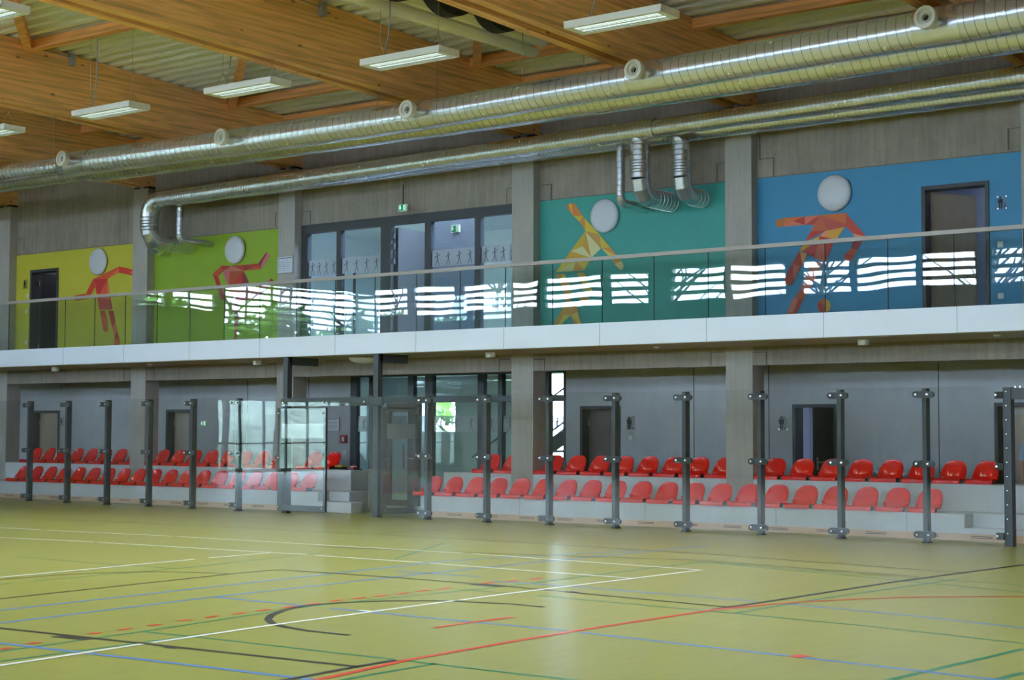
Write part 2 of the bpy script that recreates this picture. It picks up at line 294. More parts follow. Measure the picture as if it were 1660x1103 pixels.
line('black', [(-60, 1012.5), (0, 1019), (577, 1081.5)]); line('black', [(440, 1107), (470, 1102), (560, 1085), (640, 1071)]); line('black', [(-60, 978.5), (0, 971.5), (375, 931), (452, 924)], .035); line('black', [(452, 924), (690, 940.5), (830, 952), (1180, 985)], .04)
line('black', [(1155, 989), (1250, 975), (1450, 944), (1660, 916)], .055); line('black', [(-60, 836), (0, 838.5), (415, 857), (830, 879), (1150, 899), (1555, 929)], .035); line('black', [(500, 886), (830, 899), (1140, 909), (1330, 924), (1490, 936)], .035); line('black', [(610, 866), (690, 861), (745, 857)], .03)
line('black', [(565, 1030.5), (500, 1023.5), (462, 1017), (442, 1011.5), (434, 1005), (440, 998), (460, 990), (495, 982.5), (550, 978), (625, 975), (700, 974.5), (750, 976), (830, 980), (882, 985)], .055)
line('black', [(-60, 944), (5, 940), (90, 933), (175, 929), (240, 927.5), (300, 928), (375, 931)], .03)
line('black', [(92, 1032), (148, 1037)], .11, .0005); line('black', [(271, 1051.5), (282, 1050)], .10, .0005); line('black', [(766, 947.5), (815, 951)], .12, .0005); line('black', [(926, 961), (934, 960)], .08, .0005); line('black', [(557, 931), (563, 931)], .05, .0005)
line('red', [(500, 1106), (530, 1100), (665, 1070), (830, 1041), (950, 1021), (1150, 990.5), (1240, 981), (1330, 975), (1400, 971.5), (1480, 969), (1570, 968), (1660, 968)]); line('red', [(705, 1018.5), (740, 1013), (832, 1001)]); line('red', [(1286, 1066.5), (1306, 1063.3)], .09, .0006)
for x, y in ((8, 1052.5), (55, 1043.5), (154, 1027.5), (203, 1020.5), (251, 1014), (299, 1006.5), (343, 1000.5), (388, 995), (428, 990), (468, 985), (507, 979.5), (545, 974.5), (582, 970.5), (617, 967), (652, 963), (686, 958.3), (720, 955), (790, 946), (830, 942.5), (870, 939)):
    line('red', [(x - 10, y + 1.5), (x + 10, y - 1.5)], .05)
for k, mb in Lw.items(): mb.build('court_line_' + k, LINE[k], fl, label=k + ' court lines')

# ------------------------------------------------------------------ tiers
XT0 = -21.99; XS = XT0 + .30; XE = XT0 + .55; XB = -21.72           # end of the left bank: steps and block
t = MB(); t.box(LX, -22.3, Y1, YC, 0, Z1); t.box(-22.3, -21.75, Y1 + .3, YC, 0, Z1); t.box(-22.3, -21.42, Y1, Y1 + .3, 0, .2)
t.box(LX, -22.26, YC, 24.13, 0, Z2)
tl = t.build('concrete_tier', CONC_T); struct(tl, 'two-step concrete seating tier left of the doorway', 'tier')
t = MB(); xe = -9.28; t.box(-19.42, xe, Y1, YC, 0, Z1); t.box(xe, RX, Y1 + .32, YC, 0, Z1); t.box(xe, RX, Y1, Y1 + .32, 0, .185); t.box(-19.86, RX, YC, 24.13, 0, Z2)
tr_ = t.build('concrete_tier', CONC_T); struct(tr_, 'two-step concrete seating tier right of the doorway', 'tier')
# the upper tiers are deep enough behind the pillars to carry the seats
t = MB(); t.box(LX, -22.26, 24.13, 24.42, 0, Z2); t.build('rear_ledge', CONC_T, tl)
t = MB(); t.box(-19.86, RX, 24.13, 24.42, 0, Z2); t.build('rear_ledge', CONC_T, tr_)
for nm, x0, x1, par in (('l', LX, -22.32, 'left'), ('r', -19.42, RX, 'right')):
    b = MB().box(x0, x1, Y1 - .022, Y1 - .001, 0.001, .105).build('baseboard_' + par, STRIP); struct(b, f'pale wooden skirting board along the {par} seating tier', 'skirting')
    v = MB(); x = x0 + .4
    while x < x1 - .5:
        for dz in (.045, .068): v.box(x, x + .33, Y1 - .0245, Y1 - .021, dz, dz + .008)
        x += .82
    v.build('vent_slot', DARK, b)
# joints in the tier faces
j = MB()
for px in (1046, 1258, 842, 1470, 1110): x = W(px, 850, Y1).x; j.box(x - .004, x + .004, Y1 - .0015, Y1, .11, Z1)
j.build('joint', GREY, tr_)

# ------------------------------------------------------------------ rear wall, lower storey
XF0, XF1 = PX['C'][1], PX['D'][0]        # glazed bay
XG1 = W(917, 650, YB).x
DOORS = [(W(52, 664, YB).x, W(97, 664, YB).x), (W(270, 662, YB).x, W(311, 662, YB).x), (W(941, 657, YB).x, W(1006, 657, YB).x), (W(1285, 656, YB).x, W(1357, 656, YB).x), (W(1612, 655, YB).x, W(1612, 655, YB).x + .98)]
DT = 2.05
wb = MB(); wall_with_holes(wb, LX, RX, 0, 3.0, YB, YB + .25, [(a, b, 0, DT) for a, b in DOORS] + [(XF0 - .03, XG1, 0, 2.72)])
wb_o = wb.build('wall_back', CONC_L); struct(wb_o, 'smooth grey concrete rear wall of the lower corridor', 'wall')
j = MB()
for px in (1125, 1246.6, 1522, 401, 500): x = W(px, 690, YB).x; j.box(x - .008, x + .008, YB - .003, YB, 0, 2.9)
j.build('wall_joint', DARK, wb_o)
# ---- pillars
desc = {'A': 'left of the yellow wall', 'B': 'between the yellow and green walls', 'C': 'between the green wall and the glazed bay', 'D': 'between the glazed bay and the teal wall', 'E': 'between the teal and blue walls', 'F': 'at the right end of the blue wall'}
FAR = {0: 'at the far end of the hall, second beyond the yellow wall', 1: 'at the far end of the hall, next beyond the yellow wall', 8: 'next beyond the blue wall, outside the view', 9: 'second beyond the blue wall, outside the view'}
zpil = {}
for i, (n, a, b) in enumerate(PIL):
    zt_ = zpil.get(n, 6.97)
    p = MB().box(a, b, YC - .004, 24.13, 0, zt_).build('concrete_pillar', PILC)
    struct(p, 'board-marked concrete pillar ' + (desc.get(n) or FAR[i]), 'pillar')
    p['bay'] = n
# ---- lower lintel beams and balcony slab
BAYD = ['at the far end', 'left of the yellow bay', 'below the yellow wall', 'below the green wall', 'below the glazed upper bay', 'below the teal wall', 'below the blue wall', 'right of the blue bay', 'second right of the blue bay', '']
for i_, ((n0, a0, b0), (n1, a1, b1)) in enumerate(zip(PIL, PIL[1:])):
    o = MB().box(b0 + .001, a1 - .001, YC + .01, 24.12, 2.665, ZS).build('lintel', CONC)
    struct(o, 'concrete lintel under the balcony, ' + BAYD[i_], 'lintel')
slab = MB().box(LX, RX, FASC + .06, YB + .25, ZS, 3.3).build('balcony_slab', CONC_D); struct(slab, 'concrete balcony slab above the seating', 'slab')
fa = MB().box(LX, RX, FASC - .03, FASC + .05, 2.985, 3.357).build('trim_balcony', WHITE); struct(fa, 'white fascia band along the balcony edge', 'fascia')
j = MB()
for px in (-100, 0, 104.6, 203, 308.7, 423, 545, 675.8, 818.5, 973.8, 1147, 1337, 1553): x = W(px, 545, FASC).x; j.box(x - .004, x + .004, FASC - .0315, FASC - .03, 2.985, 3.357)
j.build('panel_joint', GREY, fa)
cl = MB().box(LX, RX, FASC + .06, YC, 2.975, 2.988).build('soffit', pm('soffit', (168, 162, 150), .7)); struct(cl, 'grey soffit board under the balcony edge', 'soffit')
# formwork joint outlines
def joints(parent, plane, polys, name='formwork_joint'):
    m = MB()
    for pl in polys:
        P = [W(x, y, plane) for x, y in pl]
        for p, q in zip(P, P[1:]): m.box(min(p.x, q.x) - .004, max(p.x, q.x) + .004, plane - .003, plane, min(p.z, q.z) - .004, max(p.z, q.z) + .004)
    m.build(name, pm('joint_grey', (96, 90, 84), .8), parent)
# ---- upper wall
ZP = 5.80
UD = [(W(50, 438, YU).x, W(95.5, 434, YU).x), (W(1494, 304, YU).x, W(1603, 295, YU).x)]; UDT = 5.40
for nm, (n0, n1), mat, dr in (('yellow', 'AB', YEL, UD[0]), ('green', 'BC', GRN, None), ('teal', 'DE', TEAL, None), ('blue', 'EF', BLUE, UD[1])):
    m = MB(); wall_with_holes(m, PX[n0][1] + .001, PX[n1][0] - .001, 3.3, ZP, YU, YU + .25, [(dr[0], dr[1], 3.3, UDT)] if dr else [])
    o = m.build('wall_' + nm, mat); struct(o, nm + ' painted wall bay on the balcony', 'wall')
XUW0, XUW1 = PX['C'][1], PX['D'][0]
wu = MB()
for (n0, a0, b0), (n1, a1, b1) in zip(PIL, PIL[1:]):
    zb_ = ZP if n0 in 'ABDE' else (5.80 if n0 == 'C' else 3.3)
    wu.box(b0 + .001, a1 - .001, YU, YU + .25, zb_, 9.6)
for n, a, b in PIL: wu.box(a - .001, b + .001, 24.135, YU + .25, 3.3, 9.6)
wu.box(LX, PIL[0][1], YU, YU + .25, 3.3, 9.6); wu.box(PIL[-1][2], RX, YU, YU + .25, 3.3, 9.6)
wu_o = wu.build('wall_upper', CONC); struct(wu_o, 'brown-grey board-marked concrete wall above the painted bays', 'wall')
joints(wu_o, YU, [[(1231, 220), (1232.5, 258), (1255, 256), (1253.5, 286)], [(1174.5, 264.5), (1163, 266), (1162, 293.5)], [(1656, 206.5), (1636, 209), (1634, 243)], [(878, 301), (895, 298.5), (893, 325.6)], [(829, 304.6), (822, 305.5), (821.4, 331.6)], [(493.5, 344), (503.5, 342.5), (502.8, 364)], [(447, 345), (446, 368)], [(28, 388), (39, 387), (39, 407)], [(263.5, 365), (263.3, 388)]])
tr = MB()
for n0, n1 in ('AB', 'BC', 'DE', 'EF'): tr.box(PX[n0][1] + .001, PX[n1][0] - .001, YU - .012, YU, ZP - .008, ZP + .006)
tr.build('ledge', pm('ledge', (120, 108, 96), .6), wu_o)
for n0, n1, pl in (('D', 'E', [[(1152.6, 592), (1153, 572), (1173, 571)], [(882.4, 600), (883, 583), (866, 582)]]), ('E', 'F', [[(1222, 571.7), (1242, 571), (1243.5, 592)]]), ('C', 'D', [[(809, 602), (809.7, 584), (827, 581.5)]]), ('A', 'B', [[(200, 616), (200.6, 598.6), (212, 598)]]), ('B', 'C', [[(250, 614), (250, 598.6), (239, 599)], [(432.5, 611), (433, 592), (446, 591)]])):
    par = [o for o in COL.objects if o.name.startswith('lintel') and abs(parent_world(o).x - (PX[n0][1] + PX[n1][0]) / 2) < .4][0]
    joints(par, YC + .01, pl)
# ---- other walls and roof deck
def ztop(n, y): return 8.0 + .053 * (23.6 - y)
def zbot(n, y): return 7.03 + .03 * (23.5 - y)
dk = MB(); xs_ = [LX] + [(a + b) / 2 for n, a, b in PIL] + [RX]; ns_ = ['pillar'] + [n for n, a, b in PIL] + ['H']
prof = []; y = 24.2
while y > FY - .2:
    for dy, up in ((0, 0), (.11, 0), (.15, 1), (.26, 1)): prof.append((y - dy, up * .16))
    y -= .3
for (x0, n0), (x1, n1) in zip(zip(xs_, ns_), zip(xs_[1:], ns_[1:])):
    def strip(a, b, lo, hi):
        pf = [(yy, h) for yy, h in prof if lo <= yy <= hi]; n_ = len(pf)
        vv = [(a, yy, ztop(n0, yy) + h + .01) for yy, h in pf] + [(b, yy, ztop(n0, yy) + h + .01) for yy, h in pf]
        dk.add(vv, [(i, i + 1, n_ + i + 1, n_ + i) for i in range(n_ - 1)])
    strip(x0, x1, -99, 99)
dk_o = dk.build('ceiling', DECK); struct(dk_o, 'pale trapezoidal metal roof deck', 'ceiling')
# roof cover so that no sky leaks in
rc = MB().add([(LX - .4, FY - .4, 10.9), (RX + .4, FY - .4, 10.9), (RX + .4, 24.6, 9.6), (LX - .4, 24.6, 9.6)], [(0, 1, 2, 3)]).build('roof', DARK); struct(rc, 'dark roof covering over the deck', 'roof')
# front wall behind the camera: clerestory strip, plus an invented lower window band for light
wins = [(-44.2, -42.3), (-42.1, -40.0), (-39.6, -37.45), (-37.3, -35.9), (-35.6, -33.1), (-32.8, -31.1), (-30.2, -28.0), (-27.85, -25.75), (-25.1, -23.3), (-23.15, -21.05), (-20.9, -19.2), (-18.7, -16.6)]
x = -16.4
while x < 3: wins.append((x, x + 2.1)); x += 2.3
ZW0, ZW1 = 6.08, 7.22
wf = MB(); wall_with_holes(wf, LX, RX, 0, 10.9, FY - .25, FY, [(a, b, ZW0, ZW1) for a, b in wins] + [(a, b, 3.7, 4.5) for a, b in wins])
wf_o = wf.build('wall_front', pm('front_plaster', (160, 156, 148), .8)); struct(wf_o, 'hall wall with a clerestory window strip and an added lower light band behind the camera', 'wall')
for i, (a, b) in enumerate(wins):
    o = MB().box(a, b, FY - .14, FY - .13, ZW0, ZW1).build('window_%d' % (i + 1), CLEAR); struct(o, 'clerestory window with slats, %s from the far end' % ORD[i], 'window')
    s_ = MB()
    for z0_, z1_ in ((0, .05), (.215, .335), (.50, .62), (.785, .905), (1.075, ZW1 - ZW0)): s_.box(a, b, FY - .125, FY - .09, ZW0 + z0_, ZW0 + z1_)
    s_.build('slat', pm('slat', (205, 210, 216), .5), o)
    f_ = MB()
    for xx in (a, b - .04): f_.box(xx, xx + .04, FY - .15, FY - .06, ZW0, ZW1)
    for xx in (a, b - .04): f_.box(xx, xx + .04, FY - .15, FY - .06, 3.7, 4.5)
    f_.build('window_frame', STEEL, o); MB().box(a, b, FY - .14, FY - .13, 3.7, 4.5).build('added_light_pane', CLEAR, o)  # lower panes are added to brighten the hall
# end walls
def wallx(mb, x0, x1, y0, y1, z0, z1, holes):
    ys = sorted({y0, y1, *[h[0] for h in holes], *[h[1] for h in holes]}); zs = sorted({z0, z1, *[h[2] for h in holes], *[h[3] for h in holes]})
    for a, b in zip(ys, ys[1:]):
        for c, d in zip(zs, zs[1:]):
            if not any(h[0] <= (a + b) / 2 <= h[1] and h[2] <= (c + d) / 2 <= h[3] for h in holes): mb.box(x0, x1, a, b, c, d)
we = MB(); EH = [(-3.95, 3.15, .12, 2.66), (-3.95, 3.15, 3.4, 7.1), (3.6, 5.7, 5.95, 6.6), (5.9, 7.1, 5.95, 6.6)]
wallx(we, LX - .25, LX, FY, 33, 0, 10.9, EH); we_o = we.build('wall_left', pm('end_plaster', (160, 156, 148), .8)); struct(we_o, 'far end wall of the hall with tall glazing', 'wall')
k_ = len(wins)
for i, (a, b, c, d) in enumerate(EH):
    o = MB().box(LX - .13, LX - .12, a, b, c, d).build('window_%d' % (k_ + i + 1), CLEAR); struct(o, 'end wall glazing, ' + ('lower tall window', 'upper tall window', 'small high window', 'second small high window')[i], 'window')
    f_ = MB(); y = a
    while y < b + .01: f_.box(LX - .16, LX - .06, y - .03, y + .03, c, d); y += 1.18
    f_.build('mullion', STEEL, o)
    if i in (1, 2, 3):
        s_ = MB(); z = c + .05
        while z < d - .05: s_.box(LX - .1, LX - .07, a, b, z, z + .09); z += .25
        s_.build('slat', MATS['slat'], o)
    else: f2 = MB().box(LX - .16, LX - .06, a, b, 1.05, 1.1).build('transom', STEEL, o)
wr = MB().box(RX, RX + .25, FY, 33, 0, 10.9).build('wall_right', MATS['end_plaster']); struct(wr, 'near end wall of the hall, outside the view', 'wall')

# ------------------------------------------------------------------ roof beams, purlins
bdesc = dict(desc)
for i_, (n, a, b) in enumerate(PIL):
    def member(x0, x1):
        ye, ys = 24.12, FY
        return [(x0, ye, zbot(n, ye)), (x1, ye, zbot(n, ye)), (x1, ys, zbot(n, ys)), (x0, ys, zbot(n, ys))], [(x0, ye, ztop(n, ye)), (x1, ye, ztop(n, ye)), (x1, ys, ztop(n, ys)), (x0, ys, ztop(n, ys))]
    B = thing('roof_beam', ((a + b) / 2, 10, 7.2), 'twin laminated timber roof beam over the pillar ' + (desc.get(n) or FAR[i_]), 'beam', None, 'structure')
    for x0, x1 in ((a, a + .165), (b - .165, b)):
        MB().hexa(*member(x0, x1)).build('timber_member', WOODY, B)
    bb, tt = member(a + .165, b - .165); bb = [(p[0], p[1], p[2] + .16) for p in bb]
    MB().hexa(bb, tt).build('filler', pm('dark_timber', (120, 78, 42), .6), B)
    if n in 'ABCDEF':
        zc_ = zpil.get(n, 6.97)
        for x0, x1 in ((a + .01, a + .15), (b - .16, b - .01)): MB().box(x0, x1, YC + .01, 24.1, zc_, zbot(n, 24.1)).build('bearing_pad', BLACK, B)
        MB().box(a + .17, b - .17, YC + .02, 24.1, zc_ - .02, zbot(n, 24.1) + .12).build('nib', CONC, B)
bays = list(zip(PIL, PIL[1:]))
bayname = {'AB': 'the yellow bay', 'BC': 'the green bay', 'CD': 'the glazed bay', 'DE': 'the teal bay', 'EF': 'the blue bay'}
for (n0, a0, b0), (n1, a1, b1) in bays:
    key = n0 + n1
    if key not in bayname: continue
    for yy, dsc in ((23.45, 'against the wall'), (21.95, 'above the ducts'), (17.2, 'behind the lamp row'), (12.4, 'nearest the hall centre')):
        h = .17; z0 = z1 = ztop(n0, yy) - .17
        P = [(b0 - .01, yy - .07, z0), (a1 + .01, yy - .07, z1), (a1 + .01, yy + .07, z1), (b0 - .01, yy + .07, z0)]
        o = MB().hexa(P, [(p[0], p[1], p[2] + h) for p in P]).build('purlin', WOODX); struct(o, 'horizontal timber purlin over %s, the one %s' % (bayname[key], dsc), 'purlin')
def brace(p, q, label):
    p, q = Vector(p), Vector(q); d = (q - p).normalized(); s_ = d.cross(Vector((0, 0, 1))).normalized() * .07; u = Vector((0, 0, .16))
    o = MB().hexa([p - s_, q - s_, q + s_, p + s_], [p - s_ + u, q - s_ + u, q + s_ + u, p + s_ + u]).build('wind_brace', WOODX); struct(o, label, 'brace')
brace((-23.9, 17.2, 8.17), (-18.3, 12.45, 8.42), 'diagonal timber brace under the roof deck at top left corner')
brace((-23.9, 22.0, 7.91), (-18.3, 17.3, 8.16), 'diagonal timber brace behind the second pendant lamp')
brace((-17.7, 22.0, 7.91), (-13.8, 17.3, 8.16), 'diagonal timber brace over the teal bay')

# ------------------------------------------------------------------ balcony railing
rl = thing('balcony_railing', (-20, FASC, 3.3), 'glass balcony railing with a brushed steel handrail above the white band', 'railing')
RZ = 4.425
MB().box(LX, RX, FASC - .035, FASC + .025, RZ - .03, RZ + .03).build('handrail', RAILW, rl)
x = -31.33 - 3 * 1.0095; k = 0
jx = [-31.31 + 1.0095 * (i - 3) for i in range(40)]
for a, b in zip(jx, jx[1:]):
    if b > RX: break
    MB().box(a + .006, b - .006, FASC - .012, FASC + .004, 3.357, RZ - .03).build('glass_pane', PANE, rl)
for a in jx:
    if a < RX: MB().box(a - .006, a + .006, FASC - .006, FASC + .004, 3.357, RZ - .03).build('pane_joint', BLACK, rl)

# ------------------------------------------------------------------ glass barrier of the hall
S_ = 1.33709
XLp = [-30.4633 + S_ * i for i in range(-2, 6)]; XRp = [-18.9116 + S_ * i for i in range(8)]
XG = W(1637, 760, PY).x; XD0 = W(463, 700, PY).x; XD1 = W(606, 700, PY).x
def post_at(x, label, first=[None]):
    if first[0] is None:
        r = thing('barrier_post', (x, PY, 0), label, 'post', 'steel posts of the glass barrier')
        MB().box(x - .033, x + .033, PY - .0625, PY + .0625, 0, 2.2).build('post', STEEL, r)
        MB().box(x - .05, x + .05, PY - .08, PY + .08, 0, .012).build('foot_plate', STEEL, r)
        for z in (.115, 1.12, 2.11):
            c = MB().prism([(x - .115 + .048 * cos(a) if s < 0 else x + .115 + .048 * cos(a) , PY - .0645, z + .048 * sin(a)) for s, a in [(-1, pi / 2 + pi * i / 8) for i in range(9)] + [(1, -pi / 2 + pi * i / 8) for i in range(9)]], (0, -.05, 0)).build('clamp', STEEL, r)
            for s in (-1, 1): MB().lathe([(0, .030), (.014, .028), (.021, .018), (.021, 0)], (x + s * .085, GY - .0135, z), (0, -1, 0), 14).build('bolt', BOLT, c)
        first[0] = r; return r
    return dup(first[0], (x, PY, 0), label)
for i, x in enumerate(XLp):
    lab = 'dark grey steel barrier post, ' + ('just off the left edge' if i == 1 else 'second off the left edge' if i == 0 else ORD[i - 2] + ' from the left edge')
    post_at(x, lab)
for i, x in enumerate(XRp): post_at(x, 'dark grey steel barrier post, %s to the right of the glass doors' % ORD[i])
# glass panels between the joints
pj = [(a, b) for a, b in zip(XLp, XLp[1:])] + [(XLp[-1], XD0 - .09)]
for i, (a, b) in enumerate(pj):
    o = MB().box(a + .005, b - .005, GY - .012, GY, .03, 2.215).build('glass_screen', PANEB)
    tag(o, 'clear glass barrier panel, ' + ('off the left edge' if i == 0 else ORD[i - 1] + ' from the left edge of the photo'), 'glass panel', 'glass barrier panels')
pj = [(XD1 + .0, XRp[0])] + [(a, b) for a, b in zip(XRp, XRp[1:])] + [(XRp[-1], XG - .05)]
for i, (a, b) in enumerate(pj):
    o = MB().box(a + .005, b - .005, GY - .012, GY, .03, 2.215).build('glass_screen', PANEB)
    tag(o, 'clear glass barrier panel, %s to the right of the door opening' % ORD[i], 'glass panel', 'glass barrier panels')
# doorway: two tall posts up to the balcony, header channel
df = thing('door_frame', ((XD0 + XD1) / 2, PY, 0), 'dark steel barrier door frame with two tall posts up to the balcony', 'door frame')
for x in (XD0, XD1 + .05):
    MB().box(x - .03, x + .09, PY - .05, PY + .07, 0, ZS - .012).build('tall_post', STEEL, df)
    MB().box(x - .03, x + .09, PY + .0, PY + .78, ZS - .165, ZS - .014).build('ceiling_bracket', STEEL, df)
MB().box(XD0 - .06, XD1 + .26, PY - .07, PY - .02, 2.03, 2.185).build('header', STEEL, df)
hg = MB().box(XD0 - .02, XD1 - .01, GY - .012, GY, 2.03, 2.215).build('header_glass', PANEB, df)
for x in (XD0 + .08, (XD0 + XD1) / 2, XD1 - .1): MB().lathe([(0, .028), (.016, .024), (.02, .012), (.02, 0)], (x, GY - .012, 2.1), (0, -1, 0), 14).build('bolt', BOLT, hg)
def leaf(label, x0, x1):
    r = thing('barrier_door', (x0, PY, 0), label, 'door')
    y0, y1 = GY - .005, GY + .04
    f = MB(); f.box(x0, x0 + .10, y0, y1, .05, 2.0); f.box(x1 - .06, x1, y0, y1, .05, 2.0); f.box(x0 + .10, x1 - .06, y0, y1, .05, .16); f.box(x0 + .10, x1 - .06, y0, y1, 1.965, 2.0)
    f.build('leaf_frame', STEEL, r)
    g_ = MB().box(x0 + .0, x1 - .0, y0 - .016, y0 - .002, .06, 1.99).build('leaf_glass', PANEB, r)
    for xx, z in ((x0 + .05, 1.9), (x0 + .05, 1.05), (x0 + .05, .12), (x1 - .06, 1.9), (x1 - .06, 1.12), (x1 - .06, .12)):
        MB().lathe([(0, .026), (.014, .022), (.018, .012), (.018, 0)], (xx, y0 - .016, z), (0, -1, 0), 14).build('bolt', BOLT, g_)
    MB().box(x0 + .001, x1 - .001, y0 - .001 + .006, y0 + .014, 1.42, 1.70).build('frosted_strip', FROST, r)
    return r
XLF = W(528, 740, GY).x
leaf('closed glass door leaf with dark frame, left of the opening', XD0 - .07, XLF)
r2 = leaf('glass door leaf swung open into the corridor, right of the opening', XD1 + .08, XD1 + .08 + .86)
r2.location.y = PY + .02; r2.rotation_euler.z = radians(83)
# gate at the right edge
gt = thing('gate_frame', (XG, PY, 0), 'dark steel gate post with rivets and header at the right edge of the photo', 'gate')
gp = MB().box(XG - .055, XG + .055, PY - .08, PY + .06, 0, 2.2).build('gate_post', STEEL, gt)
for i in range(11): MB().lathe([(0, .006), (.009, .004), (.010, 0)], (XG - .012, PY - .0805, .18 + i * .196), (0, -1, 0), 10).build('rivet', BOLT, gp)
MB().box(XG + .055, XG + 1.4, PY - .06, PY + .04, 2.03, 2.19).build('header', STEEL, gt)
MB().box(XG + 1.4, XG + 1.5, PY - .08, PY + .06, 0, 2.2).build('gate_post', STEEL, gt)
for z in (.14, 1.10, 2.09):
    c = MB().box(XG - .16, XG - .055, PY - .115, PY - .065, z - .048, z + .048).build('clamp', STEEL, gt)
    MB().lathe([(0, .030), (.014, .028), (.021, .018), (.021, 0)], (XG - .125, GY - .0135, z), (0, -1, 0), 14).build('bolt', BOLT, c)
for x in (.1, .17, .24): MB().lathe([(.012, 0), (.012, .03), (0, .035)], (XG + x, PY - .02, 2.19), (0, 0, 1), 10).build('bolt', BOLT, gt)

# ------------------------------------------------------------------ seats
def seat_proto(label):
    r = thing('stadium_seat', (0, 0, 0), label, 'seat')
    prof = [(-.004, -.052, .43), (-.012, -.010, .43), (.0, .010, .425), (.03, .014, .42), (.10, .006, .415), (.20, .0, .41), (.27, .006, .405), (.315, .026, .405), (.345, .07, .405), (.362, .12, .40), (.374, .17, .388), (.384, .22, .366), (.391, .265, .328), (.396, .30, .272), (.399, .324, .20), (.400, .336, .11)]
    nu = 12
    def shell(rows, th):
        m = MB(); k = len(rows)
        def pt(j, u, off):
            y, z, wd = rows[j]; z = z * .88 if z > .06 else z
            y0, z0, _ = rows[max(j - 1, 0)]; y2, z2, _ = rows[min(j + 1, k - 1)]
            t_ = Vector((y2 - y0, z2 - z0)).normalized(); n_ = Vector((t_.y, -t_.x))       # outward below/behind
            e = abs(u) ** 3
            inward = -(.095 * max(0, 1 - max(0, z - .05) / .26)) * u * u * abs(u) if z > .02 else 0.0   # sides of the back wrap forward
            lift = (.018 + .5 * max(0, y - .2) ** 1.3) * e if (.02 < y < .34 and z < .06) else 0.0
            dish = -.012 * (1 - u * u) if .05 < y < .3 and z < .05 else 0
            return (u * wd / 2, y + inward + n_.x * off, z + lift + dish + n_.y * off)
        for off in (0, th):
            vv = [pt(j, -1 + 2 * i / nu, off) for j in range(k) for i in range(nu + 1)]
            m.add(vv, [(j * (nu + 1) + i, j * (nu + 1) + i + 1, (j + 1) * (nu + 1) + i + 1, (j + 1) * (nu + 1) + i) for j in range(k - 1) for i in range(nu)], 0, True)
        # rim
        ring = [(0, i) for i in range(nu + 1)] + [(j, nu) for j in range(1, k)] + [(k - 1, i) for i in range(nu - 1, -1, -1)] + [(j, 0) for j in range(k - 2, 0, -1)]
        n0 = len(ring); vv = [pt(j, -1 + 2 * i / nu, off) for off in (0, th) for j, i in ring]
        m.add(vv, [(i, (i + 1) % n0, n0 + (i + 1) % n0, n0 + i) for i in range(n0)], 0, True); return m
    shell(prof[:9], .018).build('seat_pan', RED, r, sharp=50)
    shell(prof[8:], .018).build('backrest', RED, r, sharp=50)
    MB().box(-.13, .13, .04, .26, -.05, -.016).build('mounting_block', BLACK, r)
    return r
first_seat = [None]
def seats(xs, y, z, labels, group):
    for x, lb in zip(xs, labels):
        if first_seat[0] is None:
            first_seat[0] = seat_proto(lb); first_seat[0].location = (x, y, z); first_seat[0]['group'] = group
        else: dup(first_seat[0], (x, y, z), lb, group)
ZH = .052
n = 20; seats([-19.625 + .5103 * i for i in range(n)], Y1 - .03, Z1 + ZH, ['red plastic seat, %s right of the doorway in the lower row' % ORD[i] for i in range(n)], 'red seats in the lower row, right bank')
n = 19; seats([-32.06 + .5136 * i for i in range(n)], Y1 - .03, Z1 + ZH, ['red plastic seat, %s left of the doorway in the lower row' % ORD[n - 1 - i] for i in range(n)], 'red seats in the lower row, left bank')
for (a, b), n, nm, ali in ((('A', 'B'), 8, 'below the yellow wall', 'r'), (('B', 'C'), 8, 'below the green wall', ''), (('D', 'E'), 8, 'below the teal wall', ''), (('E', 'F'), 8, 'below the blue wall', 'l')):
    x0 = PX[a][1] + .22; x1 = PX[b][0] - .22
    xs = [x0 + (x1 - x0) * i / (n - 1) for i in range(n)] if not ali else [x0 + .515 * i for i in range(n)] if ali == 'l' else [x1 - .52 * (n - 1 - i) for i in range(n)]
    seats(xs, YC + .02, Z2 + ZH, ['red plastic seat in the upper row %s, %s from the left' % (nm, ORD[i]) for i in range(n)], 'red seats in the upper row ' + nm)
seats([PX['C'][1] + .29, PX['C'][1] + .81], YC + .02, Z2 + ZH, ['red upper seat behind the closed glass door leaf', 'red upper seat beside the yellow box, last of the left bank'], 'red seats in the upper row beside the doorway')
seats([PX['D'][0] - .22 - .51, PX['D'][0] - .22], YC + .02, Z2 + ZH, ['red upper seat left of the pillar by the teal wall, farther from it', 'red upper seat touching the left side of the pillar by the teal wall'], 'red seats in the upper row right of the doorway')

# ------------------------------------------------------------------ ventilation ducts
def seg_duct(parent, pts, rr, mat, name='duct_section'):
    for (p, q), r in zip(zip(pts, pts[1:]), rr):
        MB().tube([p, q], r, 40).build(name, mat, parent, origin=(Vector(p) + Vector(q)) / 2)
def collar(parent, p, r, wd=.05, ax=(1, 0, 0), name='joint_collar'):
    a = Vector(ax); MB().tube([Vector(p) - a * wd / 2, Vector(p) + a * wd / 2], r, 40).build(name, GALVP, parent, origin=p)
D1Y = 19.78; NX = [-25.7, -21.25, -16.95, -12.65, -8.25]; NZ = [6.735, 6.67, 6.65, 6.71, 6.785]
P1 = [(-36, 6.86)] + list(zip(NX, NZ)) + [(RX - .05, 7.0)]; P1 = [Vector((x, D1Y, z)) for x, z in P1]; R1 = [.165, .236, .243, .232, .24, .256]
d1 = thing('supply_duct', (-16, D1Y, 6.7), 'large front galvanised spiral duct with white jet nozzles', 'duct')
seg_duct(d1, P1, R1, GALV)
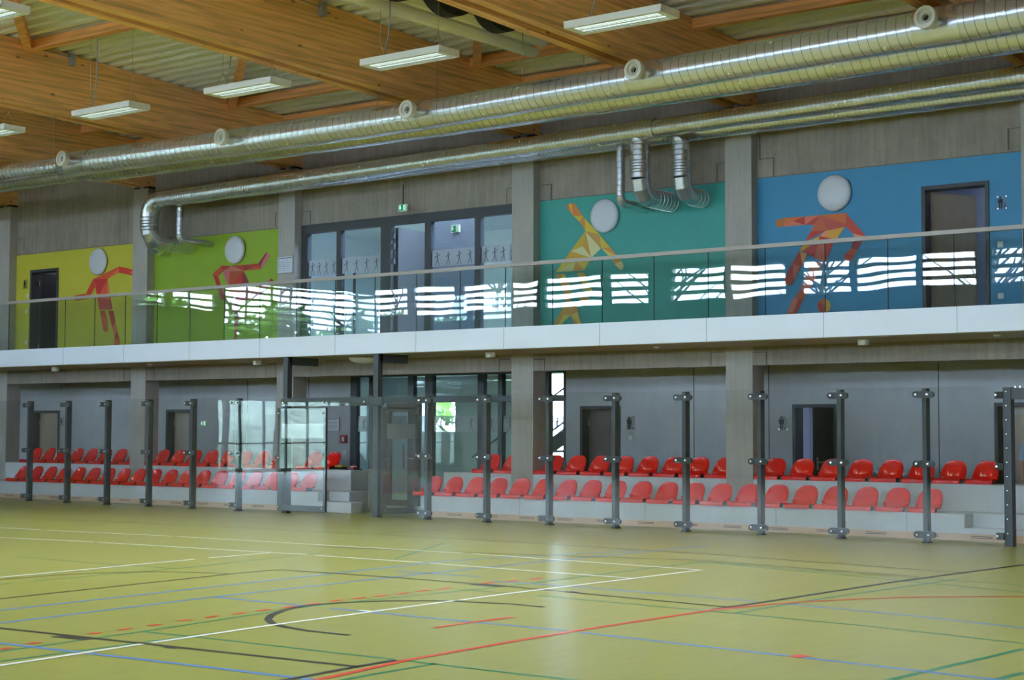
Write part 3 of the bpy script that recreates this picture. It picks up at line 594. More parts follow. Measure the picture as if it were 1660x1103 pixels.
for i, (x, z) in enumerate(zip(NX, NZ)):
    c = Vector((x, D1Y, z)); rb = R1[i + 1]
    collar(d1, c + Vector((-.30, 0, .004)), rb + .005, .035); collar(d1, c + Vector((.30, 0, .004)), rb + .005, .035)
    MB().tube([c + Vector((-.29, 0, 0)), c + Vector((.29, 0, 0))], rb + .002, 40).build('saddle', GALVP, d1, origin=c)
    if i == 0: MB().tube([c + Vector((-.62, 0, .012)), c + Vector((-.30, 0, 0))], [.167, rb], 40).build('reducer', GALVP, d1, origin=c)
    ax = Vector((0, -.93, .0)).normalized(); ax = Vector((-.02, -.98, .04)).normalized()
    s0 = c + ax * (rb * .75)
    st = MB().tube([s0, c + ax * (rb + .135)], .095, 24).build('nozzle_neck', GALVP, d1, origin=c)
    MB().lathe([(.098, -.11), (.142, -.10), (.150, -.02), (.145, 0), (.10, .006), (.098, -.03), (.062, -.06), (.055, -.02), (.046, -.025), (.046, -.10)], c + ax * (rb + .26), ax, 32).build('nozzle', WHITEP, st)
    MB().lathe([(0, -.10), (.047, -.10)], c + ax * (rb + .26), ax, 24).build('throat_shade', BLACK, st)  # black disc paints the dark inside of the nozzle hole
for x in (-31.2, -26.6, -18.0, -15.0): MB().tube([(x, D1Y, 6.85), (x, D1Y, 8.15)], .006, 6).build('hanger_rod', GALVP, d1)
D2Y = 20.7
d2 = thing('extract_duct', (-16, D2Y, 6.85), 'second galvanised spiral duct running just behind the front duct', 'duct')
P2 = [Vector(p) for p in ((-36, D2Y, 6.80), (-26.4, D2Y, 6.765), (-17.6, D2Y, 6.717), (-11.7, D2Y, 6.732), (RX - .05, D2Y, 6.86))]; R2 = [.17, .236, .24, .245]
seg_duct(d2, P2, R2, GALV)
MB().tube([P2[1] + Vector((-.35, 0, 0)), P2[1] + Vector((.02, 0, 0))], [.172, .238], 40).build('reducer', GALVP, d2, origin=P2[1])
for x in (-17.2, -10.2): collar(d2, (x, D2Y, 6.718 if x < -15 else 6.742), .249, .03)
for x in (-30, -24, -17.5, -14.5): MB().tube([(x, D2Y, 6.9), (x, D2Y, 8.1)], .006, 6).build('hanger_rod', GALVP, d2)
def elbow(c0, d0, d1_, rad, n=4):       # points of a mitred elbow starting at c0 in direction d0 turning to d1
    d0, d1_ = Vector(d0), Vector(d1_); o = Vector(c0) + d1_ * rad
    return [o - d1_ * rad * cos(a) + d0 * rad * sin(a) for a in [pi / 2 * i / n for i in range(n + 1)]]
D3Y, D4Y = 22.80, 23.46
wd1 = thing('wall_duct', (-20, D3Y, 6.5), 'front wall duct with elbow to the green wall and drop to the teal wall', 'duct')
XL3 = -27.34; R3 = .172
za = lambda x: 6.468 + .011 * (x + 27.3)
MB().tube([(XL3 + .34, D3Y, za(XL3 + .3)), (-14.5, D3Y, za(-14.5))], R3, 40).build('duct_section', GALVW, wd1, origin=(-20, D3Y, za(-20)))
MB().tube([(-14.5, D3Y, za(-14.5)), (RX - .05, D3Y, za(RX))], .150, 40).build('duct_section', GALVW, wd1, origin=(-8, D3Y, za(-8)))
ZT = 5.60
e1 = elbow((XL3 + .34, D3Y, za(XL3 + .3)), (-1, 0, 0), (0, 0, -1), .34)
MB().tube(e1, R3 + .004, 40).build('elbow', GALVP, wd1, sharp=12)
zv = e1[-1].z
MB().tube([(XL3, D3Y, zv), (XL3, D3Y, ZT + .32)], R3, 40).build('drop_pipe', GALVP, wd1)
for z in (zv - .02, zv - .1, zv - .16, zv - .22, zv - .29): MB().tube([(XL3, D3Y, z - .014), (XL3, D3Y, z), (XL3, D3Y, z + .014)], [R3 + .001, R3 + .02, R3 + .001], 40).build('rib_ring', GALVP, wd1)
e2 = elbow((XL3, D3Y, ZT + .32), (0, 0, -1), (0, 1, 0), .32)
MB().tube(e2, R3 + .004, 40).build('elbow', GALVP, wd1, sharp=12)
def to_wall(parent, p, r):
    q = Vector((p[0], YU + .005, p[2]))
    m = MB().tube([p, q], r, 36); m.build('wall_pipe', GALVP, parent)
    n_ = int((q.y - p[1]) / .11)
    for i in range(1, n_): y = p[1] + i * .11; MB().tube([(p[0], y - .005, p[2]), (p[0], y + .005, p[2])], r + .005, 36).build('rib_ring', GALVP, parent)
    MB().lathe([(r, -.02), (r + .035, -.016), (r + .04, 0), (r, 0)], q, (0, -1, 0), 36).build('wall_flange', GREY, parent)
to_wall(wd1, e2[-1], R3)
def small_drop(parent, x, y, ztop_, zt, r):
    e = elbow((x, y, zt + .12), (0, 0, -1), (0, 1, 0), .12)
    MB().tube([(x, y, ztop_), (x, y, zt + .12)], r, 20).build('drop_pipe', GALVP, parent); MB().tube(e, r + .002, 20).build('elbow', GALVP, parent)
    z = zt + .2
    while z < ztop_ - .1: MB().tube([(x, y, z - .006), (x, y, z), (x, y, z + .006)], [r + .001, r + .008, r + .001], 20).build('rib_ring', GALVP, parent); z += .1
    q = Vector((x, YU + .005, zt)); MB().tube([e[-1], q], r, 20).build('wall_pipe', GALVP, parent); MB().lathe([(r, -.02), (r + .03, -.016), (r + .034, 0), (r, 0)], q, (0, -1, 0), 24).build('wall_flange', GREY, parent)
small_drop(wd1, -26.62, 23.05, za(-26.6) - .05, 5.60, .072)
small_drop(wd1, -15.42, 23.10, za(-15.4) - .08, 5.47, .075)
def big_drop(parent, x, y, z0, zt, r):
    ring = [(x + (r + .004) * cos(2 * pi * k / 32), y + (r + .004) * sin(2 * pi * k / 32), z0 - .15) for k in range(32)]
    MB().add(ring + [(x, y - .245, z0 + .03)], [(k, (k + 1) % 32, 32) for k in range(32)], 0, True).build('saddle_cone', GALVP, parent)
    MB().tube([(x, y, z0 - .14), (x, y, zt + .30)], r, 36).build('drop_pipe', GALVP, parent)
    z = z0 - .2; i = 0
    while z > zt + .36: MB().tube([(x, y, z - .010), (x, y, z), (x, y, z + .010)], [r + .001, r + .016, r + .001], 36).build('rib_ring', GALVP, parent); z -= .048 if i > 2 else .09; i += 1
    e = elbow((x, y, zt + .30), (0, 0, -1), (0, 1, 0), .30, 3); MB().tube(e, r + .003, 36).build('elbow', GALVP, parent, sharp=12); to_wall(parent, e[-1], r)
big_drop(wd1, -14.87, 22.87, za(-15) - .03, 5.52, .165)
wd2 = thing('wall_duct', (-20, D4Y, 6.6), 'rear wall duct partly hidden, with a second drop onto the teal wall', 'duct')
MB().tube([(XL3 - .7 + .34, D4Y, 6.60), (RX - .05, D4Y, 6.66)], .165, 40).build('duct_section', GALVW, wd2, origin=(-12, D4Y, 6.64))
e1 = elbow((XL3 - .7 + .34, D4Y, 6.60), (-1, 0, 0), (0, 0, -1), .34); MB().tube(e1, .168, 40).build('elbow', GALVP, wd2, sharp=12)
MB().tube([e1[-1], (XL3 - .7, D4Y, 5.86)], .165, 40).build('drop_pipe', GALVP, wd2); e2 = elbow((XL3 - .7, D4Y, 5.86), (0, 0, -1), (0, 1, 0), .28); MB().tube(e2, .168, 40).build('elbow', GALVP, wd2, sharp=12); to_wall(wd2, e2[-1], .165)
big_drop(wd2, -14.26, 23.20, 6.56, 5.53, .15)

# ------------------------------------------------------------------ pendant lamps
def lamp(label, x0, y, z):
    r = thing('pendant_lamp', (x0 + .745, y, z), label, 'lamp', 'white fluorescent pendant lamps')
    L, Wd, H = 1.49, .44, .095; x1 = x0 + L; y1 = y + Wd
    h = MB(); h.box(x0, x1, y, y1, z + .03, z + H); h.box(x0, x1, y, y + .012, z, z + .03); h.box(x0, x1, y1 - .012, y1, z, z + .03); h.box(x0, x0 + .012, y, y1, z, z + .03); h.box(x1 - .012, x1, y, y1, z, z + .03)
    for a, b, c, d in ((x0 + .012, x0 + .1, y + .012, y1 - .012), (x1 - .1, x1 - .012, y + .012, y1 - .012), (x0 + .1, x1 - .1, y + .012, y + .07), (x0 + .1, x1 - .1, y1 - .07, y1 - .012), (x0 + .1, x1 - .1, y + Wd / 2 - .012, y + Wd / 2 + .012)): h.box(a, b, c, d, z + .004, z + .012)
    h.build('housing', LAMPW, r)
    g = MB(); 
    for yy in (y + .07, y + Wd / 2 + .012): g.add([(x0 + .1, yy, z + .026), (x1 - .1, yy, z + .026), (x1 - .1, yy + .138, z + .026), (x0 + .1, yy + .138, z + .026)], [(0, 1, 2, 3)])
    g.build('tube_glow', LOUV, r)
    g = MB()
    for i in range(18): xx = x0 + .1 + i * (L - .2) / 17; g.box(xx - .004, xx + .004, y + .07, y1 - .07, z + .006, z + .024)
    g.build('louver', REFL, r)
    zt_ = ztop('A', y + .2) - .005
    for xx in (x0 + .2, x1 - .2):
        zt_ = 7.634 if -15.9 < xx < -15.6 and y > 16 else ztop('A', y + .2) - .005
        c = MB(); c.tube([(xx, y + Wd / 2, zt_), (xx, y + Wd / 2, z + .34)], .004, 6)
        for yy in (y + .06, y1 - .06): c.tube([(xx, y + Wd / 2, z + .34), (xx, yy, z + H)], .003, 6)
        c.build('suspension_wire', GALVP, r)
    MB().tube([(x0 + .25, y + Wd / 2, z + H), (x0 + .36, y + Wd / 2 - .02, z + .36), (x0 + .38, y + Wd / 2, z + .6), (x0 + .38, y + Wd / 2, 7.77 if -15.9 < x0 < -15.6 and y > 16 else zt_)], .011, 8).build('power_cable', GREY, r)
    l = bpy.data.lights.new('lamp_light', 'AREA'); l.shape = 'RECTANGLE'; l.size = 1.2; l.size_y = .3; l.energy = LAMP_W; l.color = (.93, 1, .93); l.spread = radians(120)
    lo = bpy.data.objects.new('lamp_light', l); COL.objects.link(lo); lo.parent = r; lo.location = Vector((x0 + .745, y + .22, z - .012)) - Vector(r.location); return r
lx = [-25.75, -22.40, -19.13, -15.83, -12.23, -9.0]
ll = ['at the left edge of the photo, lowest of the row', 'leftmost fully visible, above the first nozzle', 'second from the left, over the green bay', 'third from the left, near the top middle', 'fourth from the left, beside the front duct end', 'cut by the top edge at the right']
for x, lb in zip(lx, ll): lamp('white pendant lamp with louver, ' + lb, x, 17.0, 6.825 if x < -20 else 6.795)
lamp('white pendant lamp cut by the top left corner of the photo', -18.74, 12.0, 6.83)
for i, x in enumerate((-15.4, -12, -8.6, -5.2)): lamp('pendant lamp of the second row, %s right of the corner lamp, outside the photo' % ORD[i], x, 12.0, 6.83)
for q, yy in enumerate((6.5,)):
    for i, x in enumerate((-38, -32, -26, -20, -14, -8, -2)): lamp('pendant lamp outside the photo, row nearer the window wall, %s from the far end' % ORD[i], x, yy, 6.83)

# ------------------------------------------------------------------ divider curtain rolled up under the roof
dc = thing('divider_curtain', (-16, 16, 7.6), 'rolled-up beige hall divider curtain with black net below the roof deck', 'curtain')
m = MB()
def chan(x, z, r, y0, y1): 
    pr = [(x + r * cos(a) * 1.15, z + r * sin(a)) for a in [pi + pi * i / 12 for i in range(13)]]
    m.prism([(px, y0, pz) for px, pz in pr], (0, y1 - y0, 0))
chan(-15.72, 7.76, .12, 6, 21.0); chan(-15.52, 7.88, .10, 6, 21.0); m.box(-15.86, -15.36, 6, 21.0, 7.86, 7.90)
m.build('valance', BEIGE, dc)
m = MB().box(-15.44, -15.40, 6, 21.0, 7.9, 8.12).build('back_board', BEIGE, dc)
for yy in (13.6, 14.8, 15.98, 17.13, 18.27, 19.47):
    pts = [(-15.36, yy + .54 * cos(a), 8.10 - .41 * sin(a)) for a in [pi * i / 14 for i in range(15)]]
    MB().prism(pts, (.22, 0, 0)).build('net_roll', MESHN, dc)

# ------------------------------------------------------------------ painted figures and round wall lamps
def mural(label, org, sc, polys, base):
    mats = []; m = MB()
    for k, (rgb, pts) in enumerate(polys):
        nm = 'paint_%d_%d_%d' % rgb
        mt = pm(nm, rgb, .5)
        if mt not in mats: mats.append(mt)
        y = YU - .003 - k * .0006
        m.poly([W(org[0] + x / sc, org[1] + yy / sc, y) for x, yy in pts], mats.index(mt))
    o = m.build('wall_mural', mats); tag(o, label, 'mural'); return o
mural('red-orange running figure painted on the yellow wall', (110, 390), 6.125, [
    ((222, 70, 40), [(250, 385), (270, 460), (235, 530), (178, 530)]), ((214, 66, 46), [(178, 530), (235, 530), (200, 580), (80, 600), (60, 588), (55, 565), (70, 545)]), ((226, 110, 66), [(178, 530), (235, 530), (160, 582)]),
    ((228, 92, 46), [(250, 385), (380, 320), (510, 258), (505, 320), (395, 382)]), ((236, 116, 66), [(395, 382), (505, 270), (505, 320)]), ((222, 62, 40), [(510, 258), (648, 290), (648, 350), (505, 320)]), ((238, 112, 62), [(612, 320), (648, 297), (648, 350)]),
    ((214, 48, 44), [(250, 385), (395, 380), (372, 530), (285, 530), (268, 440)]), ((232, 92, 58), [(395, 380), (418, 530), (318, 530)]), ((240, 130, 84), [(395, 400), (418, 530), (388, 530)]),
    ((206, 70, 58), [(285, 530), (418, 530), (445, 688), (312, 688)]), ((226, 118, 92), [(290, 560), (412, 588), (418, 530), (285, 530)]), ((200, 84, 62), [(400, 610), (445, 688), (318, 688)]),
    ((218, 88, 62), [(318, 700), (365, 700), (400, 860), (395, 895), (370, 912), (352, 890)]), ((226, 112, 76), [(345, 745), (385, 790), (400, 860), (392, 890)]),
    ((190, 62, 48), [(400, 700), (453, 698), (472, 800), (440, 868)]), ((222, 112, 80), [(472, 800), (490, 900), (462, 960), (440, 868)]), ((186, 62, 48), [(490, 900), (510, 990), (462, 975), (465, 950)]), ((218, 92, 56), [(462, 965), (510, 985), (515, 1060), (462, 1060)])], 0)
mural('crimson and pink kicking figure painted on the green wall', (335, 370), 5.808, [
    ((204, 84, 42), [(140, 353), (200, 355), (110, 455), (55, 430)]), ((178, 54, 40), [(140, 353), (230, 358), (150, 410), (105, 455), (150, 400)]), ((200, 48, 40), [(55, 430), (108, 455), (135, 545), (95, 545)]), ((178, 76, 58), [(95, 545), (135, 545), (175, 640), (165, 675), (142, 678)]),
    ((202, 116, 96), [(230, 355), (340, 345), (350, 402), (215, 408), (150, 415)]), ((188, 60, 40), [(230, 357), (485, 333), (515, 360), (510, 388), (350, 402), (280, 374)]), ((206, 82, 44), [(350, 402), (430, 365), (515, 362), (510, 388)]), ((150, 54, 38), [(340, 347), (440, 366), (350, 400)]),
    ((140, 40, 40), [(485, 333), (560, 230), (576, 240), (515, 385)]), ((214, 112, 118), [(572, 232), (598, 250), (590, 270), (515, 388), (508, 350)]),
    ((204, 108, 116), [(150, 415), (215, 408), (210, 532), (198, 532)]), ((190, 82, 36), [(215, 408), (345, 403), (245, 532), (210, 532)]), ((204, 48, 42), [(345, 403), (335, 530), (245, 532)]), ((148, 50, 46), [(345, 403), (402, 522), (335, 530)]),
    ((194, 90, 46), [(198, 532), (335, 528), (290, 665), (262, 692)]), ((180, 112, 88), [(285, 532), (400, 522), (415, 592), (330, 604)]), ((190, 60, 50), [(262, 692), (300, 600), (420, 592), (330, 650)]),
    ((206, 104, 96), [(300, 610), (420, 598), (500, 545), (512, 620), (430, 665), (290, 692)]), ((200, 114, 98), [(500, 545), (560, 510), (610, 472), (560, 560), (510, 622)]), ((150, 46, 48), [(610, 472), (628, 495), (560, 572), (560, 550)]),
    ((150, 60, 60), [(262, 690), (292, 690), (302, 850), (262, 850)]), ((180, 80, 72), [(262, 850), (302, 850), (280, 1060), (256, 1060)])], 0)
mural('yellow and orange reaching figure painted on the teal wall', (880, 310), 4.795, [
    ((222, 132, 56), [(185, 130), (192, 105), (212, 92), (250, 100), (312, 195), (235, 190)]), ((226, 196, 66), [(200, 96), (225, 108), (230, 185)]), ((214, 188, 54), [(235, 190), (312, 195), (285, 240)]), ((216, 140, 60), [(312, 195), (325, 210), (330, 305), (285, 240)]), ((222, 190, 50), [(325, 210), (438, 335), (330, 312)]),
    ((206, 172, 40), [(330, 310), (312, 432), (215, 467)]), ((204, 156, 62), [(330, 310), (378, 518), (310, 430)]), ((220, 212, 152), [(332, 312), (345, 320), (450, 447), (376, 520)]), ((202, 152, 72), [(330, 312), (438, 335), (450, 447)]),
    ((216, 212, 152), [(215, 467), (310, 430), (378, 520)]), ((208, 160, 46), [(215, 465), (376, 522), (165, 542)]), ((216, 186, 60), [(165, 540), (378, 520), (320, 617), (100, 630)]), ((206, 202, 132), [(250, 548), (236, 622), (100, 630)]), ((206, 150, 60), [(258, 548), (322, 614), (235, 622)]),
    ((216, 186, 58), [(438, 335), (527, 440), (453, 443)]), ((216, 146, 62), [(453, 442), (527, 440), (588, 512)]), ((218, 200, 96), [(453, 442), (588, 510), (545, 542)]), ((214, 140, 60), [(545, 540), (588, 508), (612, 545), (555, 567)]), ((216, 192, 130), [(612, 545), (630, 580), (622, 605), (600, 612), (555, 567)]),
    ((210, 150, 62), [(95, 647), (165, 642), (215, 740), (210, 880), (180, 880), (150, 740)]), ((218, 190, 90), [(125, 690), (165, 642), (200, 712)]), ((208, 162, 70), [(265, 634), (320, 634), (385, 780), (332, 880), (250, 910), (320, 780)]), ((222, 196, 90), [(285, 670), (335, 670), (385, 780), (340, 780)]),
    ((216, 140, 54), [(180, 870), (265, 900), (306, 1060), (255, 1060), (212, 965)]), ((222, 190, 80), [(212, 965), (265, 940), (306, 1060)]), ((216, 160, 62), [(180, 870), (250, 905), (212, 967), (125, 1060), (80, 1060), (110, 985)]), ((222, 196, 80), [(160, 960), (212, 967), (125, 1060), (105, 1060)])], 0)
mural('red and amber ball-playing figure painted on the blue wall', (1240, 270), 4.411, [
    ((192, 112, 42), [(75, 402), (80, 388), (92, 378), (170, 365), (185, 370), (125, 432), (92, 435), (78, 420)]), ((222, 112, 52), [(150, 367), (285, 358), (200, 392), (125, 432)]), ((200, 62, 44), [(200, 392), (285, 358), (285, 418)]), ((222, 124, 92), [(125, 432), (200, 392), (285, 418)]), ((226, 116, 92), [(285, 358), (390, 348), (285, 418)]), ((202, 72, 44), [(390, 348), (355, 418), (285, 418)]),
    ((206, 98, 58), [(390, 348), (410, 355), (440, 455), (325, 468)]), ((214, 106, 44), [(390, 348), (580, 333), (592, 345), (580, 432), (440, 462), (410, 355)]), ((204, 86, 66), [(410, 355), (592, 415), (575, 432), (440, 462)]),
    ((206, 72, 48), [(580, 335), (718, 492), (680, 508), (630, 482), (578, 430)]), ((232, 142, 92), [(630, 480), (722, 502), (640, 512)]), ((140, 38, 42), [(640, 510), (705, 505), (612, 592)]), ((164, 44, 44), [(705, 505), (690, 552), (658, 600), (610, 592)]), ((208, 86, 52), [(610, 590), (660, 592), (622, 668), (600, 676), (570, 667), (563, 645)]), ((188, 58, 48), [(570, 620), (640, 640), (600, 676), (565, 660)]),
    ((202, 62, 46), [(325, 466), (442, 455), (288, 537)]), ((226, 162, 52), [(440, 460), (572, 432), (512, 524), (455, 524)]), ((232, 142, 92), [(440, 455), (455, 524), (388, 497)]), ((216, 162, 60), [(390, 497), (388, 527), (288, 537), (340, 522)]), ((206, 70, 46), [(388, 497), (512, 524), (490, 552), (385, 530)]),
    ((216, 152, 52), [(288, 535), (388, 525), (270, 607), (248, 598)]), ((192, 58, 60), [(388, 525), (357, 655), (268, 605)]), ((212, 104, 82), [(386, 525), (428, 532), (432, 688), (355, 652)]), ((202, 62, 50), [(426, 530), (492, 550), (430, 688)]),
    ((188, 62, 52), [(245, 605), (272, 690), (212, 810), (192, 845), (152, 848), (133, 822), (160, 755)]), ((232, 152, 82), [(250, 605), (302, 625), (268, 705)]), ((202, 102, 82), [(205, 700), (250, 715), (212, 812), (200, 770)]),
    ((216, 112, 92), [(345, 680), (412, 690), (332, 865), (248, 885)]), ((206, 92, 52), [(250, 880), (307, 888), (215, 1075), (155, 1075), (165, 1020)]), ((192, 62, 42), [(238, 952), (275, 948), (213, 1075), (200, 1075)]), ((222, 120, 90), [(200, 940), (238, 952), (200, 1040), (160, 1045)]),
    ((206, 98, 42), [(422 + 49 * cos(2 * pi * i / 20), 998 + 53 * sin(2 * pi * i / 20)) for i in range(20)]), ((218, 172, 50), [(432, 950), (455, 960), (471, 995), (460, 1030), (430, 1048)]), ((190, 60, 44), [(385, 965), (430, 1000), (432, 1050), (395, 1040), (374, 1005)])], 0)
for (x, y, hh), nm in zip(((158.5, 424.5, 43), (380.3, 405.2, 45), (979.5, 350.2, 54.5), (1352, 313, 59)), ('yellow', 'green', 'teal', 'blue')):
    c = W(x, y, YU - .05); r = abs(W(x, y - hh / 2, YU - .05).z - W(x, y + hh / 2, YU - .05).z) / 2
    L = thing('wall_lamp', (c.x, YU, c.z), 'round white wall lamp forming the head of the figure on the %s wall' % nm, 'lamp', 'round white wall lamps')
    MB().lathe([(r * .93, 0), (r * .93, .045)], (c.x, YU, c.z), (0, -1, 0), 40).build('back_plate', GREY, L)
    MB().lathe([(r * .97, .025), (r, .04), (r * .985, .058), (r * .9, .082), (r * .7, .10), (r * .35, .112), (0, .116)], (c.x, YU, c.z), (0, -1, 0), 48).build('opal_shade', HEADW, L)

# ------------------------------------------------------------------ doors
ndoor = [0]
def door(x0, x1, z0, z1, y, label, room, leaf_mat=None, leaf_ang=None, side='l', depth=1.9, light=0, closer=False, dark_left=0):
    ndoor[0] += 1
    d = thing('door_%d' % ndoor[0], ((x0 + x1) / 2, y, z0), label, 'door', None, 'structure')
    f = MB(); t_ = .06; f.box(x0, x0 + t_, y - .02, y + .27, z0, z1); f.box(x1 - t_, x1, y - .02, y + .27, z0, z1); f.box(x0 + t_, x1 - t_, y - .02, y + .27, z1 - t_, z1); f.build('door_frame', DARK, d)
    if room is not None:
        m = MB(); a, b, yy, e, zt = x0 - .8, x1 + 1.2, y + .275, y + .275 + depth, z1 + .45
        m.add([(a, e, z0), (b, e, z0), (b, e, zt), (a, e, zt)], [(0, 1, 2, 3)]); m.add([(a, yy, z0), (a, e, z0), (a, e, zt), (a, yy, zt)], [(0, 1, 2, 3)]); m.add([(b, yy, z0), (b, e, z0), (b, e, zt), (b, yy, zt)], [(0, 1, 2, 3)])
        m.add([(a, yy, zt), (b, yy, zt), (b, e, zt), (a, e, zt)], [(0, 1, 2, 3)]); m.add([(a, yy, z0 + .002), (b, yy, z0 + .002), (b, e, z0 + .002), (a, e, z0 + .002)], [(0, 1, 2, 3)])
        m.build('room_beyond', room, d, origin=(x0, y, z0))
        if light:
            MB().box((a + b) / 2 - .15, (a + b) / 2 + .15, e - .5, e - .2, zt - .03, zt).build('added_room_light', emit('added_room_glow_%d' % ndoor[0], (235, 242, 255), light), d)  # glowing panel added to brighten the room behind the door
    if leaf_mat:
        L = x1 - x0 - 2 * t_; h = z1 - t_ - z0 - .01; th = .042
        hx, hy = (x0 + t_, y + .2) if side == 'l' else (x1 - t_, y + .2)
        lf = MB(); s = 1 if side == 'l' else -1; lf.box(0, s * L, 0, th, 0, h)
        o = lf.build('door_leaf', leaf_mat, d, origin=(0, 0, 0)); o.location = Vector((hx, hy, z0 + .01)) - Vector(d.location); o.rotation_euler.z = radians(leaf_ang)
        hd = MB(); xx = s * (L - .07)
        hd.tube([(xx, -.0, 1.05), (xx, -.055, 1.05), (xx - s * .12, -.055, 1.05)], .011, 8); hd.box(xx - .02, xx + .02, -.008, 0, .92, 1.14)
        q = hd.build('door_handle', RAILW, d, origin=(0, 0, 0)); q.parent = o; q.location = (0, 0, 0)
        for zz in (.25, h - .25):
            hb = MB(); hb.tube([(0, -.012, zz - .06), (0, -.012, zz + .06)], .012, 8); q = hb.build('hinge', RAILW, d, origin=(0, 0, 0)); q.parent = o; q.location = (0, 0, 0)
        if closer:
            q = MB().box(s * .08, s * .5, -.06, -.0, h - .13, h - .06).build('door_closer', RAILW, d, origin=(0, 0, 0)); q.parent = o; q.location = (0, 0, 0)
    return d
ROOMD = pm('dim_room', (128, 130, 140), .8)
door(*DOORS[0], 0, DT, YB, 'lower corridor door with beech leaf, leftmost of the rear wall', None, DOORW, 0)
door(*DOORS[1], 0, DT, YB, 'lower corridor door with light grey leaf below the green wall', PLAST, DOORW, 18, light=1)
door(*DOORS[2], 0, DT, YB, 'lower corridor door with dull brown leaf below the teal wall', None, DOORB, 0)
door(*DOORS[3], 0, DT, YB, 'open lower corridor door with bluish room beyond, below the blue wall', PLAST, BLACK, 82, side='r', light=5)
door(*DOORS[4], 0, DT, YB, 'lower corridor door with pale wooden leaf and closer, at the right edge', None, DOORW, 0, closer=True)
door(*UD[0], 3.3, UDT, YU, 'upper door standing open onto a dim grey room in the yellow wall', ROOMD, BLACK, 93, light=9)
door(*UD[1], 3.3, UDT, YU, 'upper door with wooden leaf swung into a bluish room in the blue wall', PLAST, DOORW, 66, light=3, depth=2.2)
# set-back closed leaves sit near the corridor face
# ------------------------------------------------------------------ glazed bay, lower storey
def athlete(mb, cx, y, z, s, k, mi=0):    # little running figures on the frosted film
    rnd = random.Random(k); a = rnd.uniform(-.5, .5); d = [(-.25, .0, .0, .55), (.25, -.02, .0, .55), (-.3, .75, .0, .95), (.32, 1.05, .0, .9)]
    def bar(x0, z0, x1, z1, w=.035):
        p, q = Vector((x0, 0, z0)), Vector((x1, 0, z1)); n = (q - p).normalized(); n = Vector((-n.z, 0, n.x)) * w
        mb.poly([(cx + v.x * s, y, z + v.z * s) for v in (p - n, q - n, q + n, p + n)], mi)
    for x0, z0, x1, z1 in d: bar(x0 + a * .2, z0, x1, z1)
    bar(0, .5, a * .1, 1.0, .07); mb.poly([(cx + (a * .15 + .09 * cos(t)) * s, y, z + (1.15 + .1 * sin(t)) * s) for t in [2 * pi * i / 10 for i in range(10)]], mi)
gf = thing('glass_facade', ((XF0 + XG1) / 2, YB, 0), 'dark-framed glass front of the lower foyer with frosted figure strip', 'glass front')
f = MB(); mull = [(569, 579), (599, 605), (662, 671), (690, 702), (775, 785), (808, 815), (884, 890), (914, 917)]
mx_ = [(W(a, 648, YB).x, W(b, 648, YB).x) for a, b in mull]
for k, (a, b) in enumerate(mx_): MB().box(a, b, YB - .02, YB + .1, 0, 2.72).build('mullion', STEEL, gf)
MB().box(mx_[0][0], mx_[-1][1], YB - .03, YB + .1, 2.15, 2.27).build('transom', STEEL, gf); MB().box(mx_[0][0], mx_[-1][1], YB - .03, YB + .1, 2.70, 2.76).build('top_rail', STEEL, gf)
segs = [(mx_[i][1], mx_[i + 1][0]) for i in range(len(mx_) - 1)]
DX0, DX1 = W(628, 655, YB).x, W(680, 655, YB).x
for i, (a, b) in enumerate(segs):
    MB().box(a, b, YB + .03, YB + .04, 2.27, 2.70).build('glass_pane', PANEW, gf)
    if i not in (1, 2): MB().box(a, b, YB + .03, YB + .04, .05, 2.15).build('glass_pane', PANEW, gf)
    if b - a > .3:
        st = MB().box(a + .002, b - .002, YB + .022, YB + .028, 1.55, 1.88).build('frosted_strip', FROST, gf)
        m = MB(); n_ = max(1, int((b - a) / .34))
        for q in range(n_): athlete(m, a + (q + .5) * (b - a) / n_, YB + .0205, 1.58, .2, i * 9 + q)
        m.build('figure_print', INK, st)
    if i in (1,): MB().box(a, DX0, YB + .03, YB + .04, .05, 2.15).build('glass_pane', PANEW, gf)
MB().box(DX1, segs[2][1], YB + .03, YB + .04, .05, 2.15).build('glass_pane', PANEW, gf)
dl = MB(); dl.box(DX0, DX0 + .10, YB - .03, YB + .05, .02, 2.14); dl.box(DX1 - .16, DX1, YB - .03, YB + .05, .02, 2.14); dl.box(DX0 + .1, DX1 - .16, YB - .03, YB + .05, 1.96, 2.14); dl.box(DX0 + .1, DX1 - .16, YB - .03, YB + .05, .02, .14)
dfr = dl.build('door_leaf', BROWN, gf)
MB().box(DX1 - .24, DX1 - .02, YB - .05, YB - .028, .78, 1.16).build('lock_plate', BROWN, dfr); MB().tube([(DX1 - .22, YB - .05, 1.0), (DX1 - .22, YB - .09, 1.0), (DX1 - .08, YB - .09, 1.0)], .012, 8).build('door_handle', RAILW, dfr); MB().tube([(DX0 + .52, YB - .07, .8), (DX0 + .52, YB - .07, 1.3)], .014, 8).build('pull_bar', STEEL, dfr)
MB().box(DX0 + .1, DX1 - .16, YB + .01, YB + .02, .14, 1.96).build('door_glass', PANEW, dfr)
